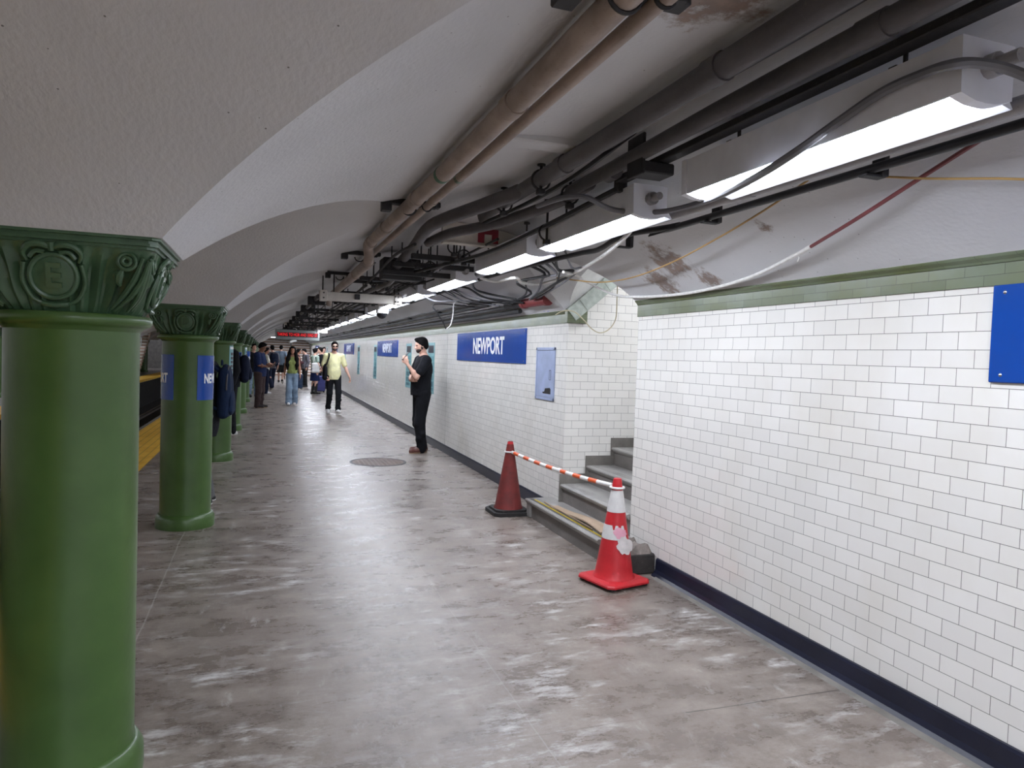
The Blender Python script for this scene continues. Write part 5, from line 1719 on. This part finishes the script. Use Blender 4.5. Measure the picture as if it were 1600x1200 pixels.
# 1. the man in black by the wall, in profile, facing -x: yaw +90 deg turns +y to -x
yaw = PI / 2 + .10
root, body, W, T = person('person in black tee and black trousers standing by the wall, looking at a raised phone', (2.36, 11.12, 0), yaw, 1.82,
    dict(sL=(-.185, .0, 1.445), eL=(-.225, .165, 1.185), wL=(-.165, .30, 1.39), hdL=(.05, .22, .60), hnL=(.75, -.35, .2), cL=.75,
         sR=(.185, .0, 1.445), eR=(.20, .12, 1.16), wR=(-.06, .20, 1.145), hdR=(-1, -.12, .03), hnR=(0, -1, .2), cR=.35, thR=None,
         pel=(0, .02, .97), che=(0, -.01, 1.31), nek=(0, -.02, 1.505), head=(0, .035, 1.685), hp=-.22, bulk=1.09,
         kL=(-.10, .05, .51), aL=(-.10, .01, .085), kR=(.10, .02, .51), aR=(.11, -.075, .085)), 'fair',
    [('tshirt', 'tee', CL['black'], dict(sleeve=.66, hem=.90, loose=.026)), ('trousers', 'pants', CL['black'], dict(w=(.108, .084, .074), waist=1.0)), ('shoe', 'shoes', SH['brown'], dict(sole=SH['tan']))], 'short', .0075, beard=True)
wl = np.array((-.165, .30, 1.39)); hd = nv((.05, .22, .60))
ph_pos = W(wl + hd * .095 + np.array((.035, -.012, .03)))
phone(ph_pos, Matrix.Rotation(yaw, 3, 'Z') @ Matrix.Rotation(math.radians(38), 3, 'X') @ Matrix.Rotation(PI, 3, 'Z'), 'dark phone held up by the man in black beside the wall')

# 2. the man in the yellow tee walking towards the camera: facing -y
yaw = PI + .12
pose = dict(WALK_L); pose.update(sR=(.195, -.02, 1.445), eR=(.25, -.07, 1.17), wR=(.21, .06, .935), hnR=(-.8, -.2, .2), cR=.9, sL=(-.195, -.02, 1.445), eL=(-.285, -.02, 1.175), wL=(-.37, .09, .945), hdL=(-.25, .1, -1), cL=.45, head=(0, .035, 1.685), hy=-.12, bulk=.97)
pose.update(kL=(-.10, .12, .54), aL=(-.085, .16, .10), tL=(-.10, .32, .07), kR=(.095, .02, .52), aR=(.095, -.17, .12), tR=(.11, -.03, .035))
root, body, W, T = person('person in pale yellow tee, black trousers and white sneakers walking with a black bag', (1.62, 18.2, 0), yaw, 1.80, pose, 'fair',
    [('tshirt', 'tee', CL['yellow'], dict(sleeve=.78, hem=.86, loose=.022)), ('trousers', 'pants', CL['black'], dict(w=(.10, .072, .056), waist=.98)), ('sneaker', 'shoes', SH['white'], dict(sole=SH['wsole']))], 'short', .0085, beard=True)
m = MB()
for sx in (-1, 1):
    pts = [T((sx * .034 + .026 * math.cos(a), .106 - .10 * abs(sx * .034 + .026 * math.cos(a)) ** 1.0 * .3, .002 + .020 * math.sin(a))) * (1.80 / 1.8) for a in np.linspace(0, 2 * PI, 16, endpoint=False)]
    o_ = len(m.v); cc = sum(pts) / len(pts)
    m.add([tuple(p) for p in pts] + [tuple(p + (T((0, -.004, 0)) - T((0, 0, 0)))) for p in pts], [tuple(range(16)), tuple(range(16, 32))[::-1]] + [(i, (i + 1) % 16, 16 + (i + 1) % 16, 16 + i) for i in range(16)])
    m.tube([T((sx * .058, .098, .008)), T((sx * .080, .06, .012)), T((sx * .082, -.01, .006))], .004, 6)
m.tube([T((-.012, .105, .010)), T((.012, .105, .010))], .004, 6)
m.build('sunglasses', simple('dark_sunglasses', (20, 18, 20), .1), body, local=True)
bag = thing('shoulder_bag', 'black bag hanging at the hip of the walking man in the yellow tee', 'bag', W((.19, .03, 1.0)), yaw)
sdf_obj('bag_body', [('e', ((.035, .0, .05), (.055, .13, .20), None), .04, '+'), ('c', ((.035, -.07, -.10), (.035, .07, -.10), .05, .05), .05, '+')], .012, CL['black'], bag)
m = MB(); m.tube([(.02, .07, .22), (-.02, .10, .36), (-.045, .085, .455), (-.05, .0, .50), (-.04, -.09, .44), (.0, -.09, .25)], .018, 8, subdiv=4); m.build('strap', CL['black'], bag, local=True)

# 3. the woman in the green top
yaw = PI - .08
pose = dict(WALK_R); pose.update(fem=True, bulk=.90, sR=(.165, -.02, 1.44), sL=(-.165, -.02, 1.44), eR=(.205, -.07, 1.17), wR=(.225, -.06, .93), eL=(-.205, -.02, 1.17), wL=(-.235, .05, .93), kR=(.08, .10, .53), aR=(.075, .13, .10), tR=(.08, .28, .06), kL=(-.085, .01, .52), aL=(-.08, -.14, .11), tL=(-.085, .0, .035))
root, body, W, T = person('person with long black hair in sleeveless lime top and wide pale jeans, walking', (.72, 20.9, 0), yaw, 1.66, pose, 'tan',
    [('top', 'tank', CL['green'], dict(hem=.98, loose=.012, neck=2)), ('jeans', 'pants', CL['jeans'], dict(w=(.098, .086, .098), waist=1.06, cuff=.0)), ('sneaker', 'shoes', SH['white'], dict(sole=SH['wsole']))], 'long', .0095)

# 4. the man in the navy polo by the columns, facing +x
yaw = -PI / 2 - .35
pose = dict(eR=(.235, .06, 1.17), wR=(.10, .27, 1.13), hdR=(-.3, .8, .25), hnR=(-.4, -.1, .9), cR=.7, eL=(-.235, .06, 1.17), wL=(-.10, .27, 1.13), hdL=(.3, .8, .25), hnL=(.4, -.1, .9), cL=.7, hp=-.45, head=(0, .06, 1.67), bulk=1.12)
root, body, W, T = person('person in navy polo and dark brown trousers looking down at a phone beside the columns', (-.13, 20.0, 0), yaw, 1.74, pose, 'brown',
    [('polo', 'tee', CL['navy'], dict(sleeve=.8, hem=.86, loose=.03)), ('trousers', 'pants', CL['brown'], dict(w=(.115, .088, .074), waist=1.0)), ('shoe', 'shoes', SH['dk'], dict(sole=SH['tan']))], 'short', .0095)
phone(W((0.0, .40, 1.20)), Matrix.Rotation(yaw, 3, 'Z') @ Matrix.Rotation(math.radians(-50), 3, 'X'), 'pale phone in the hands of the man in the navy polo')

# 5. and 6. two people behind him
yaw = -PI / 2 + .3
pose = dict(fem=True, eR=(.225, .05, 1.17), wR=(.10, .25, 1.16), hdR=(-.4, .7, .3), hnR=(-.4, 0, .9), cR=.6, bulk=.95, hp=-.2)
root, body, W, T = person('person in cream top with dark hair, just behind the man in the navy polo', (.02, 26.4, 0), yaw, 1.62, pose, 'tan',
    [('top', 'tee', CL['white'], dict(sleeve=.7, hem=.92, loose=.02)), ('trousers', 'pants', CL['dnavy'], dict(w=(.10, .08, .085), waist=1.02)), ('sneaker', 'shoes', SH['white'], dict(sole=SH['wsole']))], 'bun', .012)
yaw = .35
root, body, W, T = person('person in grey plaid shirt wearing a dark backpack, seen from behind beyond the cream top', (.25, 29.4, 0), yaw, 1.72, dict(WALK_R), 'fair',
    [('shirt', 'tee', CL['plaid'], dict(sleeve=1.1, hem=.86, loose=.022)), ('trousers', 'pants', CL['dnavy'], dict(w=(.10, .085, .09), waist=1.0)), ('sneaker', 'shoes', SH['black'], dict(sole=SH['wsole']))], 'short', .012)
backpack(W((0, -.13, 1.24)), yaw, 'dark backpack on the person in the grey plaid shirt', CL['dnavy'])

# 7. man in grey-blue shirt and shorts walking away
yaw = -.1
root, body, W, T = person('person in grey blue shirt and charcoal shorts walking away down the platform', (.68, 34.6, 0), yaw, 1.76, dict(WALK_L, bulk=1.05), 'fair',
    [('shirt', 'tee', CL['greyblue'], dict(sleeve=.8, hem=.88, loose=.03)), ('shorts', 'shorts', CL['char'], dict(w=(.112, .10, .1), waist=1.0, hem=.52)), ('shoe', 'shoes', SH['dk'], dict(sole=SH['wsole']))], 'short', .012)

# 8. woman in navy skirt and boots with a white tote, facing +x and away
yaw = -PI / 2 + .55
pose = dict(fem=True, eR=(.24, -.03, 1.18), wR=(.24, .12, .99), eL=(-.22, .04, 1.17), wL=(-.16, .2, 1.0), bulk=.97)
root, body, W, T = person('person in mint top, navy skirt and black boots carrying a white tote', (1.70, 26.6, 0), yaw, 1.66, pose, 'fair',
    [('top', 'tee', CL['mint'], dict(sleeve=.6, hem=.96, loose=.016)), ('skirt', 'skirt', CL['skirt'], {}), ('boot', 'boots', SH['black'], dict(sole=SH['black']))], 'bun', .012)
tb = thing('tote_bag', 'white tote bag on the shoulder of the woman in the navy skirt', 'bag', W((.22, -.12, 1.05)), yaw)
sdf_obj('bag_body', [('c', ((0, -.13, -.14), (0, .11, -.14), .055, .055), .04, '+'), ('c', ((0, -.15, .12), (0, .13, .12), .035, .035), .04, '+'), ('e', ((0, 0, 0), (.06, .17, .17), None), .05, '+')], .014, cloth('white_canvas', (224, 222, 220), .06), tb)
m = MB(); m.tube([(0, -.1, .13), (-.02, -.05, .34), (-.03, .0, .40), (-.02, .05, .34), (0, .1, .13)], .012, 6, subdiv=4); m.build('handle', cloth('white_webbing', (214, 212, 208)), tb, local=True)

# 9.-12. the cluster beyond, with suitcases
crowd = [('person in black jacket standing right of the woman with the white tote', (2.02, 28.6, 0), PI / 2 + .2, 1.70, 'fair', 'black', 'black', 'short', dict(bulk=1.0)),
         ('person in maroon jacket with arms folded in the waiting group', (1.28, 30.6, 0), -PI / 2, 1.62, 'tan', 'dred', 'char', 'short', dict(eR=(.22, .08, 1.17), wR=(-.04, .22, 1.18), hdR=(-1, .1, 0), hnR=(0, -1, 0))),
         ('person in grey plaid top leaning towards the maroon jacket', (1.62, 31.8, 0), PI / 2 + .4, 1.66, 'fair', 'plaid', 'char', 'short', dict(hp=-.3, head=(0, .06, 1.66))),
         ('person in black coat at the back of the waiting group', (1.18, 34.0, 0), PI, 1.70, 'fair', 'black', 'black', 'bun', dict(fem=True)),
         ('person in white top farthest along the tiled wall behind the yellow tee', (2.28, 30.5, 0), PI + .3, 1.72, 'fair', 'white', 'char', 'short', dict()),
         ('person in dark top beside the fifth column, behind the navy polo', (-.36, 24.5, 0), PI + .4, 1.72, 'fair', 'black', 'jeans', 'short', dict()),
         ('person in dark clothes standing on the opposite platform between the columns', (-7.1, 37.6, 0), -.4, 1.74, 'fair', 'black', 'black', 'short', dict())]
for lab, loc, yw, H_, sk, top, bot, hr, ps in crowd:
    person(lab, loc, yw, H_, ps, sk, [('jacket' if 'jacket' in lab or 'coat' in lab else 'top', 'tee', CL[top], dict(sleeve=1.8 if 'jacket' in lab or 'coat' in lab else .7, hem=.84, loose=.025)), ('trousers', 'pants', CL[bot], dict(waist=1.0)), ('shoe', 'shoes', SH['black'], {})], hr, .014)


def suitcase(loc, yaw, label, mat):
    root = thing('suitcase', label, 'suitcase', loc, yaw)
    m = MB(); m.bbox(-.2, .2, -.12, .12, .05, .62, .03); sh = m.build('shell', mat, root, local=True)
    for z in (.2, .35, .5):
        m = MB(); m.bbox(-.19, .19, -.126, -.115, z - .02, z + .02, .004); m.build('rib', mat, sh, local=True)
    for sx in (-1, 1):
        for sy in (-1, 1):
            m = MB(); m.lathe([(.0, -.012), (.028, -.012), (.028, .012), (.0, .012)], 12, (sx * .16, sy * .09, .028), axis='x'); m.build('wheel', M['cone_black'], root, local=True)
    m = MB(); m.tube([(-.09, .08, .6), (-.09, .08, .98), (.09, .08, .98), (.09, .08, .6)], .009, 6); m.build('handle', M['chrome'], root, local=True)
    return root


suitcase((1.22, 29.6, 0), .2, 'dark blue upright suitcase in front of the person in the maroon jacket', simple('blue_suitcase', (40, 62, 92), .4))
suitcase((1.95, 27.7, 0), .1, 'violet blue suitcase standing by the person in the black jacket', simple('violet_suitcase', (56, 60, 120), .4))

# 13. person half hidden behind the second column, navy backpack showing
yaw = PI / 2 - .1
pose = dict(aR=(.11, -.02, .085), kR=(.10, .06, .51), hp=-.35, head=(0, .16, 1.63), nek=(0, .07, 1.47), che=(0, .03, 1.30), eR=(.22, .06, 1.17), wR=(.10, .25, 1.15), hdR=(-.4, .8, .2), hnR=(-.4, 0, .9), eL=(-.22, .06, 1.17), wL=(-.10, .25, 1.15), hdL=(.4, .8, .2), hnL=(.4, 0, .9))
root, body, W, T = person('person in grey trousers and black sneakers leaning behind the second green column', (-.55, 7.62, 0), yaw, 1.68, pose, 'fair',
    [('top', 'tee', CL['black'], dict(sleeve=.8, hem=.72, loose=.03)), ('trousers', 'pants', CL['grey'], dict(w=(.105, .084, .074), waist=1.0)), ('sneaker', 'shoes', SH['black'], dict(sole=SH['wsole']))], 'short', .0095)
backpack(W((0, -.125, 1.20)), yaw, 'large navy backpack showing at the right of the second green column', CL['pack'], 1.14, True, .66)
# 14. person in black by the third column with a dark backpack
yaw = PI / 2 + .15
root, body, W, T = person('person in black with white sneakers standing behind the third green column', (-.56, 13.68, 0), yaw, 1.80, dict(hp=-.3, head=(0, .15, 1.64), nek=(0, .06, 1.48), che=(0, .02, 1.31)), 'fair',
    [('jacket', 'tee', CL['black'], dict(sleeve=1.8, hem=.86, loose=.028)), ('trousers', 'pants', CL['black'], dict(w=(.10, .076, .062), waist=1.0)), ('sneaker', 'shoes', SH['white'], dict(sole=SH['wsole']))], 'short', .0095)
backpack(W((0, -.11, 1.20)), yaw, 'dark navy backpack worn by the person in black at the third column', CL['dnavy'])
